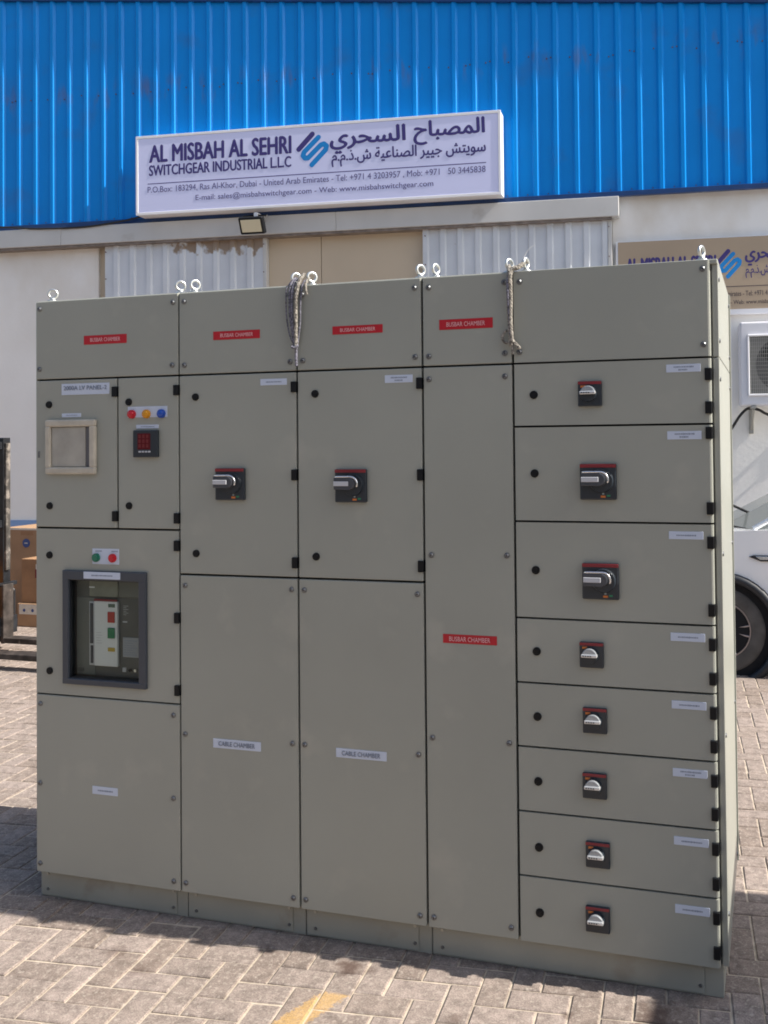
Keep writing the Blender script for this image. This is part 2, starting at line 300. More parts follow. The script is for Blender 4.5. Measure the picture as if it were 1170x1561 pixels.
# ------------------------------------------------------------------ mesh helpers
class MB:
    def __init__(s): s.b = bmesh.new()
    def box(s, x0, x1, y0, y1, z0, z1, bev=0.0, seg=1, M=None):
        r = bmesh.ops.create_cube(s.b, size=1)
        vs = r['verts']
        for v in vs:
            v.co = Vector(((x0 + x1) / 2 + v.co.x * (x1 - x0), (y0 + y1) / 2 + v.co.y * (y1 - y0), (z0 + z1) / 2 + v.co.z * (z1 - z0)))
        if bev > 0:
            es = list({e for v in vs for e in v.link_edges})
            rr = bmesh.ops.bevel(s.b, geom=es, offset=bev, segments=seg, profile=0.5, affect='EDGES')
            vs = list({v for f in rr['faces'] for v in f.verts} | {v for v in vs if v.is_valid})
        if M is not None: bmesh.ops.transform(s.b, matrix=M, verts=[v for v in vs if v.is_valid])
        return s
    def cyl(s, p0, p1, r, r2=None, n=16, caps=True):
        p0 = Vector(p0); p1 = Vector(p1); d = p1 - p0
        M = Matrix.Translation((p0 + p1) / 2) @ d.to_track_quat('Z', 'Y').to_matrix().to_4x4()
        bmesh.ops.create_cone(s.b, cap_ends=caps, segments=n, radius1=r, radius2=r if r2 is None else r2, depth=d.length, matrix=M)
        return s
    def sph(s, p, r, sc=(1, 1, 1), n=12):
        bmesh.ops.create_uvsphere(s.b, u_segments=n, v_segments=max(6, n // 2), radius=r, matrix=Matrix.Translation(p) @ Matrix.Diagonal((*sc, 1)))
        return s
    def tube(s, pts, r, n=8, cap=True):
        pts = [Vector(p) for p in pts]; rings = []
        up = None
        for i, p in enumerate(pts):
            t = (pts[min(i + 1, len(pts) - 1)] - pts[max(i - 1, 0)]).normalized()
            if up is None: up = t.orthogonal().normalized()
            up = (up - t * up.dot(t)).normalized(); sd = t.cross(up)
            rr = r(i / (len(pts) - 1)) if callable(r) else r
            rings.append([s.b.verts.new(p + (up * math.cos(a) + sd * math.sin(a)) * rr) for a in [2 * PI * k / n for k in range(n)]])
        for a, b in zip(rings, rings[1:]):
            for k in range(n): s.b.faces.new((a[k], a[(k + 1) % n], b[(k + 1) % n], b[k]))
        if cap: s.b.faces.new(rings[0][::-1]); s.b.faces.new(rings[-1])
        return s
    def torus(s, c, R_, r, axis=(0, 1, 0), n=24, m=8, a0=0, a1=2 * PI):
        q = Vector(axis).to_track_quat('Z', 'Y')
        full = abs(a1 - a0 - 2 * PI) < 1e-6
        rings = []
        for i in range(n + (0 if full else 1)):
            a = a0 + (a1 - a0) * i / n
            rad = Vector((math.cos(a), math.sin(a), 0))
            rings.append([s.b.verts.new(Vector(c) + q @ (rad * (R_ + r * math.cos(b_)) + Vector((0, 0, r * math.sin(b_))))) for b_ in [2 * PI * k / m for k in range(m)]])
        L_ = len(rings)
        for i in range(L_ if full else L_ - 1):
            A = rings[i]; B = rings[(i + 1) % L_]
            for k in range(m): s.b.faces.new((A[k], A[(k + 1) % m], B[(k + 1) % m], B[k]))
        return s
    def prism(s, poly, a, b, plane='xz', bev=0.0):
        def P(u, v, w_): return Vector((u, w_, v)) if plane == 'xz' else (Vector((u, v, w_)) if plane == 'xy' else Vector((w_, u, v)))
        A = [s.b.verts.new(P(u, v, a)) for u, v in poly]; B = [s.b.verts.new(P(u, v, b)) for u, v in poly]
        n = len(poly); fs = [s.b.faces.new(A), s.b.faces.new(B[::-1])]
        for i in range(n): fs.append(s.b.faces.new((A[i], B[i], B[(i + 1) % n], A[(i + 1) % n])))
        if bev:
            es = [e for e in set(fs[0].edges) | set(fs[1].edges)]
            bmesh.ops.bevel(s.b, geom=es, offset=bev, segments=2, profile=0.5, affect='EDGES')
        return s
    def mesh(s, name, m, smooth=False, M=None):
        if M is not None: bmesh.ops.transform(s.b, matrix=M, verts=s.b.verts[:])
        bmesh.ops.recalc_face_normals(s.b, faces=s.b.faces[:])
        me = bpy.data.meshes.new(name); s.b.to_mesh(me); s.b.free()
        for mm in (m if isinstance(m, (list, tuple)) else [m]): me.materials.append(mm)
        if smooth:
            for p in me.polygons: p.use_smooth = True
        return me
    def obj(s, name, m, parent=None, smooth=False, M=None, loc=None, **props):
        return link(name, s.mesh(name, m, smooth, M), parent, loc, **props)

def link(name, me, parent=None, loc=None, **props):
    o = bpy.data.objects.new(name, me); COL.objects.link(o)
    if loc is not None: o.location = loc
    if parent is not None: o.parent = parent
    for k, v in props.items(): o[k] = v
    return o
def thing(name, label, cat, loc=(0, 0, 0), rz=0.0, group=None):
    o = bpy.data.objects.new(name, None); COL.objects.link(o)
    o.location = loc; o.rotation_euler = (0, 0, rz); o['label'] = label; o['category'] = cat; o.empty_display_size = 0.1
    if group: o['group'] = group
    return o
_dg = None
def text_mesh(body, x0, x1, z0, z1, bold=0.0, keep=False):
    """flat lettering in the local xz plane, stretched into the given rectangle"""
    c = bpy.data.curves.new('txt', 'FONT'); c.body = body; c.offset = bold; c.resolution_u = 3
    o = bpy.data.objects.new('txt', c); COL.objects.link(o)
    dg = bpy.context.evaluated_depsgraph_get(); dg.update()
    me = bpy.data.meshes.new_from_object(o.evaluated_get(dg)); bpy.data.objects.remove(o); bpy.data.curves.remove(c)
    xs = [v.co.x for v in me.vertices]; ys = [v.co.y for v in me.vertices]
    ax, bx, ay, by = min(xs), max(xs), min(ys), max(ys)
    par = list(range(len(me.vertices)))
    def f(i):
        while par[i] != i: par[i] = par[par[i]]; i = par[i]
        return i
    for e in me.edges: par[f(e.vertices[0])] = f(e.vertices[1])
    ids = {}
    for i, v in enumerate(me.vertices):
        k = ids.setdefault(f(i), len(ids))
        u = (v.co.x - ax) / (bx - ax); t = (v.co.y - ay) / (by - ay)
        v.co = (x0 + (x1 - x0) * u, -0.00012 * (k % 4), z0 + (z1 - z0) * t)
    return me
def letter(name, body, m, parent, x0, x1, z0, z1, y, bold=0.0):
    me = text_mesh(body, x0, x1, z0, z1, 0.0)
    if bold > .0:                # heavier weight: the same outline struck three times side by side
        bmx = bmesh.new(); e = bold * (z1 - z0) * (1.55 if bold > .013 else .8)
        for k, (dx, dz) in enumerate(((-e, -e * .4), (0, e * .5), (e, -e * .4), (0, -e * .8)) if bold > .013 else ((-e, 0), (0, 0), (e, 0))):
            c = me.copy()
            for v in c.vertices: v.co.x += dx; v.co.z += dz; v.co.y -= .0006 * k
            bmx.from_mesh(c); bpy.data.meshes.remove(c)
        bmx.to_mesh(me); bmx.free()
    me.materials.append(m); me.name = name
    o = link(name, me, parent, (0, y, 0)); o['kind'] = 'stuff'
    return o

# ------------------------------------------------------------------ the yard: joint bed, block pavers in herringbone
G = MB(); G.box(-9.2, 8.0, -3.6, 6.6, -0.05, -0.0045); paving = G.obj('paving', SAND, kind='structure')
G = MB(); G.box(-150, 150, -150, 150, -0.3, -0.056); G.obj('ground', YARD, kind='structure')
G = MB()
G.box(-9.2, 8.0, -30, -3.602, -0.05, -0.002); G.box(8.002, 30, -30, 6.6, -0.05, -0.002); G.box(-40, -9.202, -30, 6.6, -0.05, -0.002)
G.obj('yard_paving', YARD, kind='structure')
W_ = 0.0892; GAP = 0.0030
ANG = math.radians(5.5); pu = Vector((math.cos(ANG), math.sin(ANG), 0)); pv = Vector((-math.sin(ANG), math.cos(ANG), 0))
O_ = Vector((1.402, -0.241, 0)) - pu * W_ + pv * (0.5 * W_)
def brick_geo():
    L_, H_ = 2 * W_ - 2 * GAP, W_ - 2 * GAP
    c = 0.0035
    vs = []
    for (k, z) in ((0, -0.022), (0, -0.003), (c, 0.0)):
        for sx, sy in ((-1, -1), (1, -1), (1, 1), (-1, 1)):
            vs.append(((L_ / 2 - k) * sx, (H_ / 2 - k) * sy, z))
    fs = [(8, 9, 10, 11)]
    for lv in (0, 4):
        for k in range(4):
            fs.append((lv + k, lv + (k + 1) % 4, lv + 4 + (k + 1) % 4, lv + 4 + k))
    return vs, fs
BV, BF = brick_geo()
bme = bpy.data.meshes.new('brick'); bme.from_pydata(BV, [], BF); bme.materials.append(BRICK)
def px(P):
    q = Vector(P) - CAMP; z = q.dot(fwd)
    if z < 0.05: return None
    return (585 + 190.877 + 1400 * q.dot(right) / z, 780.5 - 137.914 + 1400 * q.dot(down) / z, z)
cands = []
for i in range(-120, 121):
    for j in range(-60, 61):
        for kind in (0, 1):
            a = i + 2 * j; b_ = i - 2 * j
            u, v = (a + 1, b_ - 0.5) if kind == 0 else (a + 2.5, b_ - 1)
            p = O_ + pu * (u * W_) + pv * (v * W_)
            if not (-9.0 < p.x < 7.8 and -3.4 < p.y < 6.0): continue
            s_ = px(p); score = 0
            if s_ and -20 < s_[0] < 1190 and 300 < s_[1] < 1590:
                hid = p.y > 0.03 and 60 < s_[0] < 1122
                if not hid: score = 1 / s_[2] ** 3
            cands.append((score, p, kind))
cands.sort(key=lambda t: -t[0])
nv, nf = [], []
for n_, (sc, p, kind) in enumerate(cands):
    a = ANG + (PI / 2 if kind else 0) + R.gauss(0, 0.008)
    dz = R.gauss(0, 0.0010); tx, ty = R.gauss(0, 0.006), R.gauss(0, 0.008)
    p = p + Vector((R.gauss(0, .0007), R.gauss(0, .0007), min(dz, 0.0015)))
    if n_ < 300 and sc > 0:
        o = link('brick', bme, paving, p); o.rotation_euler = (tx, ty, a)
    else:
        M = Matrix.Translation(p) @ Matrix.Rotation(a, 4, 'Z') @ Matrix.Rotation(tx, 4, 'X') @ Matrix.Rotation(ty, 4, 'Y')
        k0 = len(nv); nv += [tuple(M @ Vector(v)) for v in BV]; nf += [tuple(k0 + q for q in f) for f in BF]
me = bpy.data.meshes.new('brick_field'); me.from_pydata(nv, [], nf); me.materials.append(BRICK)
link('brick_field', me, paving, kind='stuff')

# ------------------------------------------------------------------ the warehouse behind (local x runs along the facade, y goes into it)
FA = math.radians(6.0)
FO = Vector((1.587647, 5.983889, 0))
bld = thing('warehouse', 'industrial building with bright blue ribbed cladding over pale rendered wall', 'building', FO, FA)
MB().box(-9.5, -5.85, 0, 0.25, 0, 4.05).obj('wall', WALL, bld)
MB().box(-0.50, 5.0, 0, 0.25, 0, 4.05).obj('wall', WALL, bld)
MB().box(-5.85, -0.50, 0.03, 0.25, 0, 4.05).obj('gate_backing', BOARD, bld)
for a, b_ in ((-3.96, -3.403), (-3.397, -2.33)):
    MB().box(a, b_, 0.0, 0.028, 0.02, 3.72, 0.003).obj('gate_board', BOARD, bld)
MB().box(-9.5, 5.0, 0.25, 9.0, 0, 5.2).obj('rear_block', WALL, bld)
SKIRT = mat('blue_skirting', (0.22, 0.36, 0.62), 0.6, var=0.08)
MB().box(-9.5, -5.86, -0.012, -0.0005, 0, 0.80).obj('skirting', SKIRT, bld)
def rooftop(s): return 6.36 - 0.0955 * (s + 7.0)
def corr(s0, s1, phase, pitch, y_flat, depth, wr, fl, z0, ztop, thick=0.002):
    """corrugated sheet between s0 and s1; ribs stand out towards -y, each rib's right foot at phase + k*pitch"""
    xs = [(s0, 0)]
    k = math.floor((s0 - phase) / pitch) - 1
    while True:
        r = phase + k * pitch; k += 1
        if r - wr > s1: break
        for d, h in ((-wr - 2 * fl, 0), (-wr - fl, 1), (-fl, 1), (0, 0)):
            if s0 < r + d < s1: xs.append((r + d, h))
    # ends keep the height of the rib they cut
    def hgt(x):
        kk = math.ceil((x - phase) / pitch - 1e-9); r = phase + kk * pitch
        t = r - x
        if t < fl: return t / fl
        if t < fl + wr: return 1
        if t < 2 * fl + wr: return (2 * fl + wr - t) / fl
        return 0
    xs[0] = (s0, hgt(s0)); xs.append((s1, hgt(s1)))
    g = MB(); lo = []; hi = []
    for x, h in xs:
        zt = ztop(x) if callable(ztop) else ztop
        y = y_flat - depth * h
        lo.append(g.b.verts.new((x, y, z0))); hi.append(g.b.verts.new((x, y, zt)))
    for a in range(len(xs) - 1): g.b.faces.new((lo[a], lo[a + 1], hi[a + 1], hi[a]))
    return g
PH, PT = -3.737, 0.1968
s = -9.5; ksh = 0
edge = PH - 0.10 - PT * 29
while edge < 4.9:
    nx = min(edge + PT * 5, 5.0)
    g = corr(edge, nx, PH, PT, -0.060 - 0.0015 * (ksh % 2), 0.023, 0.032, 0.020, 3.905, lambda x: rooftop(x) - 0.02)
    g.obj('cladding_sheet', BLUE, bld)
    edge = nx; ksh += 1
g = MB(); g.prism([(-9.5, 3.9), (5.0, 3.9), (5.0, rooftop(5) - .05), (-9.5, rooftop(-9.5) - .05)], -0.05, 0.24); g.obj('cladding_backing', NAVYD, bld)
# flashing under the cladding and lintel box of the sliding gate
MB().box(-9.5, 5.0, -0.100, -0.0515, 3.856, 3.902, 0.003).obj('drip_flashing', NAVYD, bld)
g = MB(); g.prism([(-9.5, rooftop(-9.5) - .045), (5, rooftop(5) - .045), (5, rooftop(5) + .11), (-9.5, rooftop(-9.5) + .11)], -0.100, -0.0515); g.obj('roof_verge', NAVYD, bld)
GCAP = mat('grey_cap', (0.42, 0.46, 0.5), 0.5)
g = MB(); g.prism([(-9.5, rooftop(-9.5) + .111), (5, rooftop(5) + .111), (5, rooftop(5) + .17), (-9.5, rooftop(-9.5) + .17)], -0.13, 0.3); g.obj('roof_cap', GCAP, bld)
for a, b_ in ((-9.5, -6.2), (-6.197, -3.2), (-3.197, -0.432)):
    MB().box(a, b_, -0.125, -0.002, 3.664, 3.850, 0.004).obj('lintel', LINTEL, bld)
MB().box(-9.4, -0.5, -0.11, -0.004, 3.640, 3.6635).obj('door_track', mat('rust_track', (0.20, 0.17, 0.15), 0.7, var=0.3, vscale=12), bld)
# sliding gate leaves of galvanised ribbed sheet
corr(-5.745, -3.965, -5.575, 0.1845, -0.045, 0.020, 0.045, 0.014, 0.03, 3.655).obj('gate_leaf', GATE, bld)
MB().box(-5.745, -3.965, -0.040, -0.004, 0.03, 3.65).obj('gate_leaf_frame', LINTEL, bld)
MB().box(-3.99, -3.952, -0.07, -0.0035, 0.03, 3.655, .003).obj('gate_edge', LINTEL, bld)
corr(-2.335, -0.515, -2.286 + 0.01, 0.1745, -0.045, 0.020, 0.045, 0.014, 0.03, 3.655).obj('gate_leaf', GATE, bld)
MB().box(-2.335, -0.515, -0.040, -0.004, 0.03, 3.65).obj('gate_leaf_frame', LINTEL, bld)
MB().box(-0.54, -0.503, -0.07, -0.0035, 0.03, 3.655, .003).obj('gate_edge', LINTEL, bld)
# fixing screws: one row at mid height, one along the bottom edge
g = MB()
s = PH - PT * 29.6
while s < 4.9:
    for dd in ((0.0, 0.05) if R.random() < .25 else (.03,)):
        z = 5.225 + R.gauss(0, .012)
        if z < rooftop(s) - .2: g.cyl((s + dd * .8, -0.070, z), (s + dd * .8, -0.060, z), 0.0065, n=6)
    g.cyl((s, -0.068, 3.925), (s, -0.060, 3.925), 0.005, n=6)
    s += PT
g.obj('cladding_screws', mat('rusty_screw', (0.13, 0.07, 0.06), 0.7), bld, kind='stuff')
g = MB()
for x0, x1 in ((-5.73, -3.98), (-2.32, -0.53)):
    for z in (3.58, 3.3, 3.05, 2.6, 2.2):
        for x in (x0 + .01, x1 - .0):
            g.cyl((x, -0.075, z), (x, -0.064, z), 0.006, n=6)
g.obj('gate_screws', mat('rusty_screw', (0.13, 0.07, 0.06), 0.7), bld, kind='stuff')

# ---- shaped Arabic from presentation forms, already in visual order
AR1 = ("\uFEF1\uFEAE\uFEA4\uFEB4\uFEDF\u0627 \uFEA2\u0627\uFE92\uFEBC\uFEE4\uFEDF\u0627").replace("\uFEA2\u0627\uFE92", "\uFEA1\uFE8E\uFE92")
def vis(s_): return s_[::-1]
FORM = {'ا': (0xFE8D, 0xFE8E, None, None), 'ل': (0xFEDD, 0xFEDE, 0xFEDF, 0xFEE0), 'م': (0xFEE1, 0xFEE2, 0xFEE3, 0xFEE4), 'ص': (0xFEB9, 0xFEBA, 0xFEBB, 0xFEBC),
        'ب': (0xFE8F, 0xFE90, 0xFE91, 0xFE92), 'ح': (0xFEA1, 0xFEA2, 0xFEA3, 0xFEA4), 'س': (0xFEB1, 0xFEB2, 0xFEB3, 0xFEB4), 'ر': (0xFEAD, 0xFEAE, None, None),
        'ي': (0xFEF1, 0xFEF2, 0xFEF3, 0xFEF4), 'و': (0xFEED, 0xFEEE, None, None), 'ت': (0xFE95, 0xFE96, 0xFE97, 0xFE98), 'ش': (0xFEB5, 0xFEB6, 0xFEB7, 0xFEB8),
        'ج': (0xFE9D, 0xFE9E, 0xFE9F, 0xFEA0), 'ن': (0xFEE5, 0xFEE6, 0xFEE7, 0xFEE8), 'ع': (0xFEC9, 0xFECA, 0xFECB, 0xFECC), 'ة': (0xFE93, 0xFE94, None, None), 'ذ': (0xFEAB, 0xFEAC, None, None)}
def arabic(t):
    out = []
    for i, ch in enumerate(t):
        if ch not in FORM: out.append(ch); continue
        prev = i > 0 and t[i - 1] in FORM and FORM[t[i - 1]][2] is not None
        nxt = i + 1 < len(t) and t[i + 1] in FORM and FORM[ch][2] is not None
        iso, fin, ini, med = FORM[ch]
        out.append(chr(med if prev and nxt else fin if prev else ini if nxt else iso))
    return ''.join(out)[::-1]

def ribbon(g, pts, w_, y):
    """flat stroke with round ends; pts in (x,z)"""
    for i in range(len(pts) - 1):
        a = Vector((pts[i][0], pts[i][1])); b = Vector((pts[i + 1][0], pts[i + 1][1])); d = (b - a).normalized(); n = Vector((-d.y, d.x)) * w_ / 2
        q = [a + n, b + n, b - n, a - n]
        g.b.faces.new([g.b.verts.new((p.x, y - 0.00008 * (i % 3), p.y)) for p in q])
    for i, p in enumerate(pts):
        vs = [g.b.verts.new((p[0] + math.cos(a) * w_ / 2, y - 0.0003 - 0.00008 * (i % 3), p[1] + math.sin(a) * w_ / 2)) for a in [2 * PI * k / 14 for k in range(14)]]
        g.b.faces.new(vs)
LOGO_N = [(-3.525, 4.450), (-3.385, 4.590)]
LOGO_B = [(-3.322, 4.555), (-3.470, 4.420), (-3.482, 4.385), (-3.462, 4.360), (-3.430, 4.360), (-3.300, 4.478), (-3.268, 4.488), (-3.240, 4.465), (-3.248, 4.430), (-3.392, 4.290)]
def logo(parent, fn, w_, y, suffix=''):
    g = MB(); ribbon(g, [fn(*p) for p in LOGO_N], w_ * 1.02, y); g.obj('emblem', NAVY, parent)
    g = MB(); ribbon(g, [fn(*p) for p in LOGO_B], w_, y); g.obj('emblem', CYAN, parent)

# main sign
sg = thing('company_sign', 'long white lightbox sign with navy lettering and blue emblem on the blue cladding', 'sign', FO, FA)
MB().box(-5.262, -1.520, -0.245, -0.095, 3.895, 4.690, 0.006).obj('casing', ALUM, sg)
MB().box(-5.238, -1.544, -0.2495, -0.240, 3.919, 4.666, 0.003).obj('face', SIGNW, sg)
fr = MB()
fr.box(-5.264, -1.518, -0.254, -0.243, 3.893, 3.9185, .002).box(-5.264, -1.518, -0.254, -0.243, 4.6665, 4.692, .002)
fr.box(-5.264, -5.2385, -0.254, -0.243, 3.919, 4.666, .002).box(-1.5435, -1.518, -0.254, -0.243, 3.919, 4.666, .002)
fr.obj('frame', ALUM, sg)
YS = -0.2502
letter('lettering', 'AL MISBAH AL SEHRI', NAVY, sg, -5.112, -3.607, 4.420, 4.592, YS, 0.028)
letter('lettering', 'SWITCHGEAR INDUSTRIAL L.L.C', NAVY, sg, -5.117, -3.607, 4.285, 4.390, YS, 0.024)
letter('lettering', arabic('المصباح'), NAVY, sg, -2.36, -1.676, 4.415, 4.640, YS, 0.022)
letter('lettering', arabic('السحري'), NAVY, sg, -3.200, -2.45, 4.385, 4.625, YS, 0.022)
letter('lettering', arabic('سويتش جيير الصناعية ش.ذ.م.م'), NAVY, sg, -3.188, -1.666, 4.255, 4.420, YS, 0.014)
MB().box(-5.135, -1.662, -0.2500, -0.2492, 4.200, 4.208).obj('rule', NAVY, sg)
SMALL = mat('small_print_ink', (0.13, 0.12, 0.30), 0.5)
letter('lettering', 'P.O.Box: 183294, Ras Al-Khor, Dubai - United Arab Emirates - Tel: +971 4 3203957 , Mob: +971   50 3445838', SMALL, sg, -5.135, -1.668, 4.105, 4.175, YS, 0.012)
letter('lettering', 'E-mail: sales@misbahswitchgear.com - Web: www.misbahswitchgear.com', SMALL, sg, -4.615, -2.176, 3.995, 4.068, YS, 0.012)
logo(sg, lambda x, z: (x, z), 0.050, YS)

# second sign lower down, half hidden by the cabinet
bn = thing('company_board', 'beige company board with the same emblem, half hidden behind the cabinet', 'sign', FO, FA)
MB().box(-0.470, 1.590, -0.055, -0.006, 2.715, 3.435, 0.004).obj('casing', ALUM, bn)
MB().box(-0.450, 1.575, -0.0585, -0.054, 2.765, 3.428, 0.002).obj('face', BEIGE, bn)
def bm(x, z): return (-0.450 + (x + 5.238) * (2.025 / 3.694), 2.765 + (z - 3.919) * (0.663 / 0.747))
def bl(nm, body, m, x0, x1, z0, z1, bold):
    (a, c), (b_, d) = bm(x0, z0), bm(x1, z1); letter(nm, body, m, bn, a, b_, c, d, -0.0592, bold)
bl('lettering', 'AL MISBAH AL SEHRI', NAVY, -5.09, -3.607, 4.345, 4.49, 0.028)
bl('lettering', 'SWITCHGEAR INDUSTRIAL L.L.C', NAVY, -5.09, -3.607, 4.255, 4.345, 0.02)
bl('lettering', arabic('المصباح'), NAVY, -2.36, -1.676, 4.385, 4.58, 0.02)
bl('lettering', arabic('السحري'), NAVY, -3.120, -2.45, 4.365, 4.565, 0.02)
bl('lettering', arabic('سويتش جيير الصناعية ش.ذ.م.م'), NAVY, -3.120, -1.666, 4.235, 4.375, 0.012)
BRN = mat('brown_print', (0.09, 0.07, 0.07), 0.5)
bl('lettering', 'P.O.Box: 183294, Ras Al-Khor, Dubai - United Arab Emirates - Tel: +971 4 3203957 , Mob: +971 50 3445838', BRN, -5.1, -1.70, 4.045, 4.105, 0.012)
bl('lettering', 'E-mail: sales@misbahswitchgear.com - Web: www.misbahswitchgear.com', BRN, -4.6, -2.2, 3.955, 4.015, 0.012)
(a, c), (b_, d) = bm(-5.1, 4.150), bm(-1.7, 4.158)
MB().box(a, b_, -0.0592, -0.058, c, d).obj('rule', BRN, bn)
logo(bn, lambda x, z: (0.558 + (x + 3.385) * 0.70, 3.180 + (z - 4.435) * 0.78), 0.050 * 0.76, -0.0592)

# flood lamp under the sign
fl = thing('flood_lamp', 'small black floodlight tilted down on a bracket below the white sign', 'lamp', FO, FA)
Mx = Matrix.Translation((-3.985, -0.31, 3.715)) @ Matrix.Rotation(math.radians(24), 4, 'X')
MB().box(-0.125, 0.125, -0.03, 0.03, -0.082, 0.082, 0.008, M=Mx).obj('lamp_housing', BLACKP, fl)
MB().box(-0.102, 0.102, -0.0335, -0.029, -0.060, 0.060, 0.002, M=Mx).obj('lamp_glass', LAMPG, fl)
MB().tube([(-4.11, -0.31, 3.74), (-4.11, -0.25, 3.82), (-3.985, -0.22, 3.835), (-3.86, -0.25, 3.82), (-3.86, -0.31, 3.74)], 0.007, 6).obj('bracket', BLACKP, fl)
MB().box(-4.005, -3.965, -0.24, -0.126, 3.80, 3.86, .004).obj('wall_plate', ALUM, fl)

# loose cable from the cladding's edge to the sign
pts = [Vector((-7.6, -0.13, 3.92)), Vector((-6.91, -0.13, 3.886)), Vector((-6.448, -0.135, 3.846)), Vector((-5.918, -0.135, 3.838)), Vector((-5.472, -0.13, 3.88)), Vector((-5.2, -0.13, 3.93))]
def smoothp(pts, n=6):
    out = []
    P = [pts[0]] + list(pts) + [pts[-1]]
    for i in range(1, len(P) - 2):
        for k in range(n):
            t = k / n; a, b, c, d = P[i - 1], P[i], P[i + 1], P[i + 2]
            out.append(0.5 * ((2 * b) + (c - a) * t + (2 * a - 5 * b + 4 * c - d) * t * t + (3 * b - a - 3 * c + d) * t ** 3))
    out.append(P[-2]); return out
o = MB().tube(smoothp(pts), 0.010, 6).obj('sign_cable', CABLE, smooth=True, loc=FO, label='thin black cable sagging under the blue cladding to the sign', category='cable')
o.rotation_euler = (0, 0, FA)

# air conditioner outdoor unit
ac = thing('air_conditioner', 'white air conditioner outdoor unit hung on the wall under the beige board', 'air conditioner', FO, FA)
A0, A1, Z0, Z1 = 0.632, 1.42, 1.868, 2.615
MB().box(A0, A1, -0.30, -0.05, Z0, Z1, 0.018, 3).obj('casing', ACW, ac)
cx_, cz_, rr_ = A0 + 0.385, 2.228, 0.262
MB().box(A0 + .072, A0 + .70, -0.304, -0.2985, 1.965, 2.49, .004).obj('grille_recess', mat('ac_recess', (0.20, 0.20, 0.19), 0.6), ac)
MB().cyl((cx_, -0.3065, cz_), (cx_, -0.3035, cz_), rr_ - .01, n=40).obj('fan_opening', ACB, ac)
g = MB()
for k in range(3):
    a = 2 * PI * k / 3 + .4
    M = Matrix.Translation((cx_ + math.cos(a) * .125, -0.309, cz_ + math.sin(a) * .125)) @ Matrix.Rotation(-a, 4, 'Y') @ Matrix.Rotation(0.12, 4, 'X')
    g.box(-.1, .1, -.001, .001, -.06, .06, M=M)
g.cyl((cx_, -.313, cz_), (cx_, -.3066, cz_), .045, n=16); g.obj('fan', BLACKP, ac)
g = MB()
z = 1.985
while z < 2.475: g.cyl((A0 + .08, -.318, z), (A0 + .69, -.318, z), .0018, n=4); z += .034
x = A0 + .09
while x < A0 + .69: g.cyl((x, -.321, 1.97), (x, -.321, 2.485), .0018, n=4); x += .017
g.obj('grille_wires', ACD, ac, kind='stuff')
g = MB(); g.box(A0 + .066, A0 + .706, -.326, -.300, 2.482, 2.500, .004); g.box(A0 + .066, A0 + .706, -.326, -.300, 1.955, 1.972, .004)
g.box(A0 + .062, A0 + .078, -.326, -.300, 1.972, 2.482, .004); g.box(A0 + .692, A0 + .706, -.326, -.300, 1.972, 2.482, .004); g.obj('grille_frame', ALUM, ac)
for bx_ in (A0 + .11, A1 - .12):
    g = MB(); g.box(bx_ - .02, bx_ + .02, -.31, -.002, 1.843, 1.866, .003)
    g.box(bx_ - .02, bx_ + .02, -.03, -.002, 1.62, 1.842, .003)
    g.tube([(bx_, -.27, 1.84), (bx_, -.03, 1.66)], .012, 6); g.obj('wall_bracket', BRACK, ac)
for pl in ([(0.46, -.06, 1.52), (.575, -.08, 1.689), (.64, -.1, 1.79), (.711, -.12, 1.850), (.80, -.12, 1.835), (.883, -.1, 1.792), (1.1, -.08, 1.72), (1.4, -.06, 1.74)],):
    MB().tube(smoothp([Vector(p) for p in pl]), .013, 6).obj('power_cable', CABLE, ac, smooth=True)

# ------------------------------------------------------------------ the switchgear cabinet
sw = thing('switchgear_cabinet', 'large grey floor-standing switchgear cabinet with five bolted sections and rotary handles', 'switchgear', (0, 0, 0))
DEP = 0.69; SX = [0.0, 0.5865, 1.0275, 1.461, 1.7525, 2.3605]
YF = 0.021
# carcass of each section with plinth
for i in range(5):
    a, b_ = SX[i] + 0.0015, SX[i + 1] - 0.0015
    if i == 4: b_ = 2.339
    if i:
        MB().box(a, b_, YF, DEP - .004, 0.104, 2.086).obj('carcass', GASKET, sw)
    else:                          # the first section is open behind the breaker window
        cg = MB(); cg.box(a, b_, YF, DEP - .004, 0.104, 0.780).box(a, b_, YF, DEP - .004, 1.135, 2.086)
        cg.box(a, .135, YF, DEP - .004, 0.780, 1.135).box(.445, b_, YF, DEP - .004, 0.780, 1.135).box(.135, .445, .12, DEP - .004, .780, 1.135)
        cg.obj('carcass', GASKET, sw)
    MB().box(a, SX[i + 1] - 0.0015, 0.004, DEP, 2.0868, 2.1015, .003, 2).obj('roof_panel', PAINT, sw)
MB().box(-0.0035, 0.0014, 0.006, DEP, 0.104, 2.098, .0012).obj('side_panel', PAINT, sw)
MB().box(0.003, 2.365, DEP - .003, DEP + .006, 0.104, 2.098, .001).obj('rear_panel', PAINT, sw)
MB().box(2.3395, 2.3415, .020, .10, .104, 2.098).obj('frame_edge', PAINT, sw)
# right end: gap, flange and side panel in two sheets with a joint
for z0, z1 in ((0.104, 1.8195), (1.8225, 2.1005)):
    MB().box(2.3425, 2.3595, 0.012, DEP + .004, z0, z1, .002, 2).obj('side_panel', PAINT, sw)
g = MB()
for (y, z) in [(0.03, 2.045), (0.03, 1.869), (0.63, 1.872), (0.63, 1.764), (0.03, 1.759), (0.63, 1.223), (0.03, 1.26), (0.63, 0.667), (0.03, 0.746), (0.63, 0.14), (0.03, 0.244), (0.63, 2.055)]:
    MB().cyl((2.3585, y if y < .3 else y + .03, z), (2.363, y if y < .3 else y + .03, z), .0075, .006, n=10).obj('side_screw', SCREWM, sw)
g.b.free()

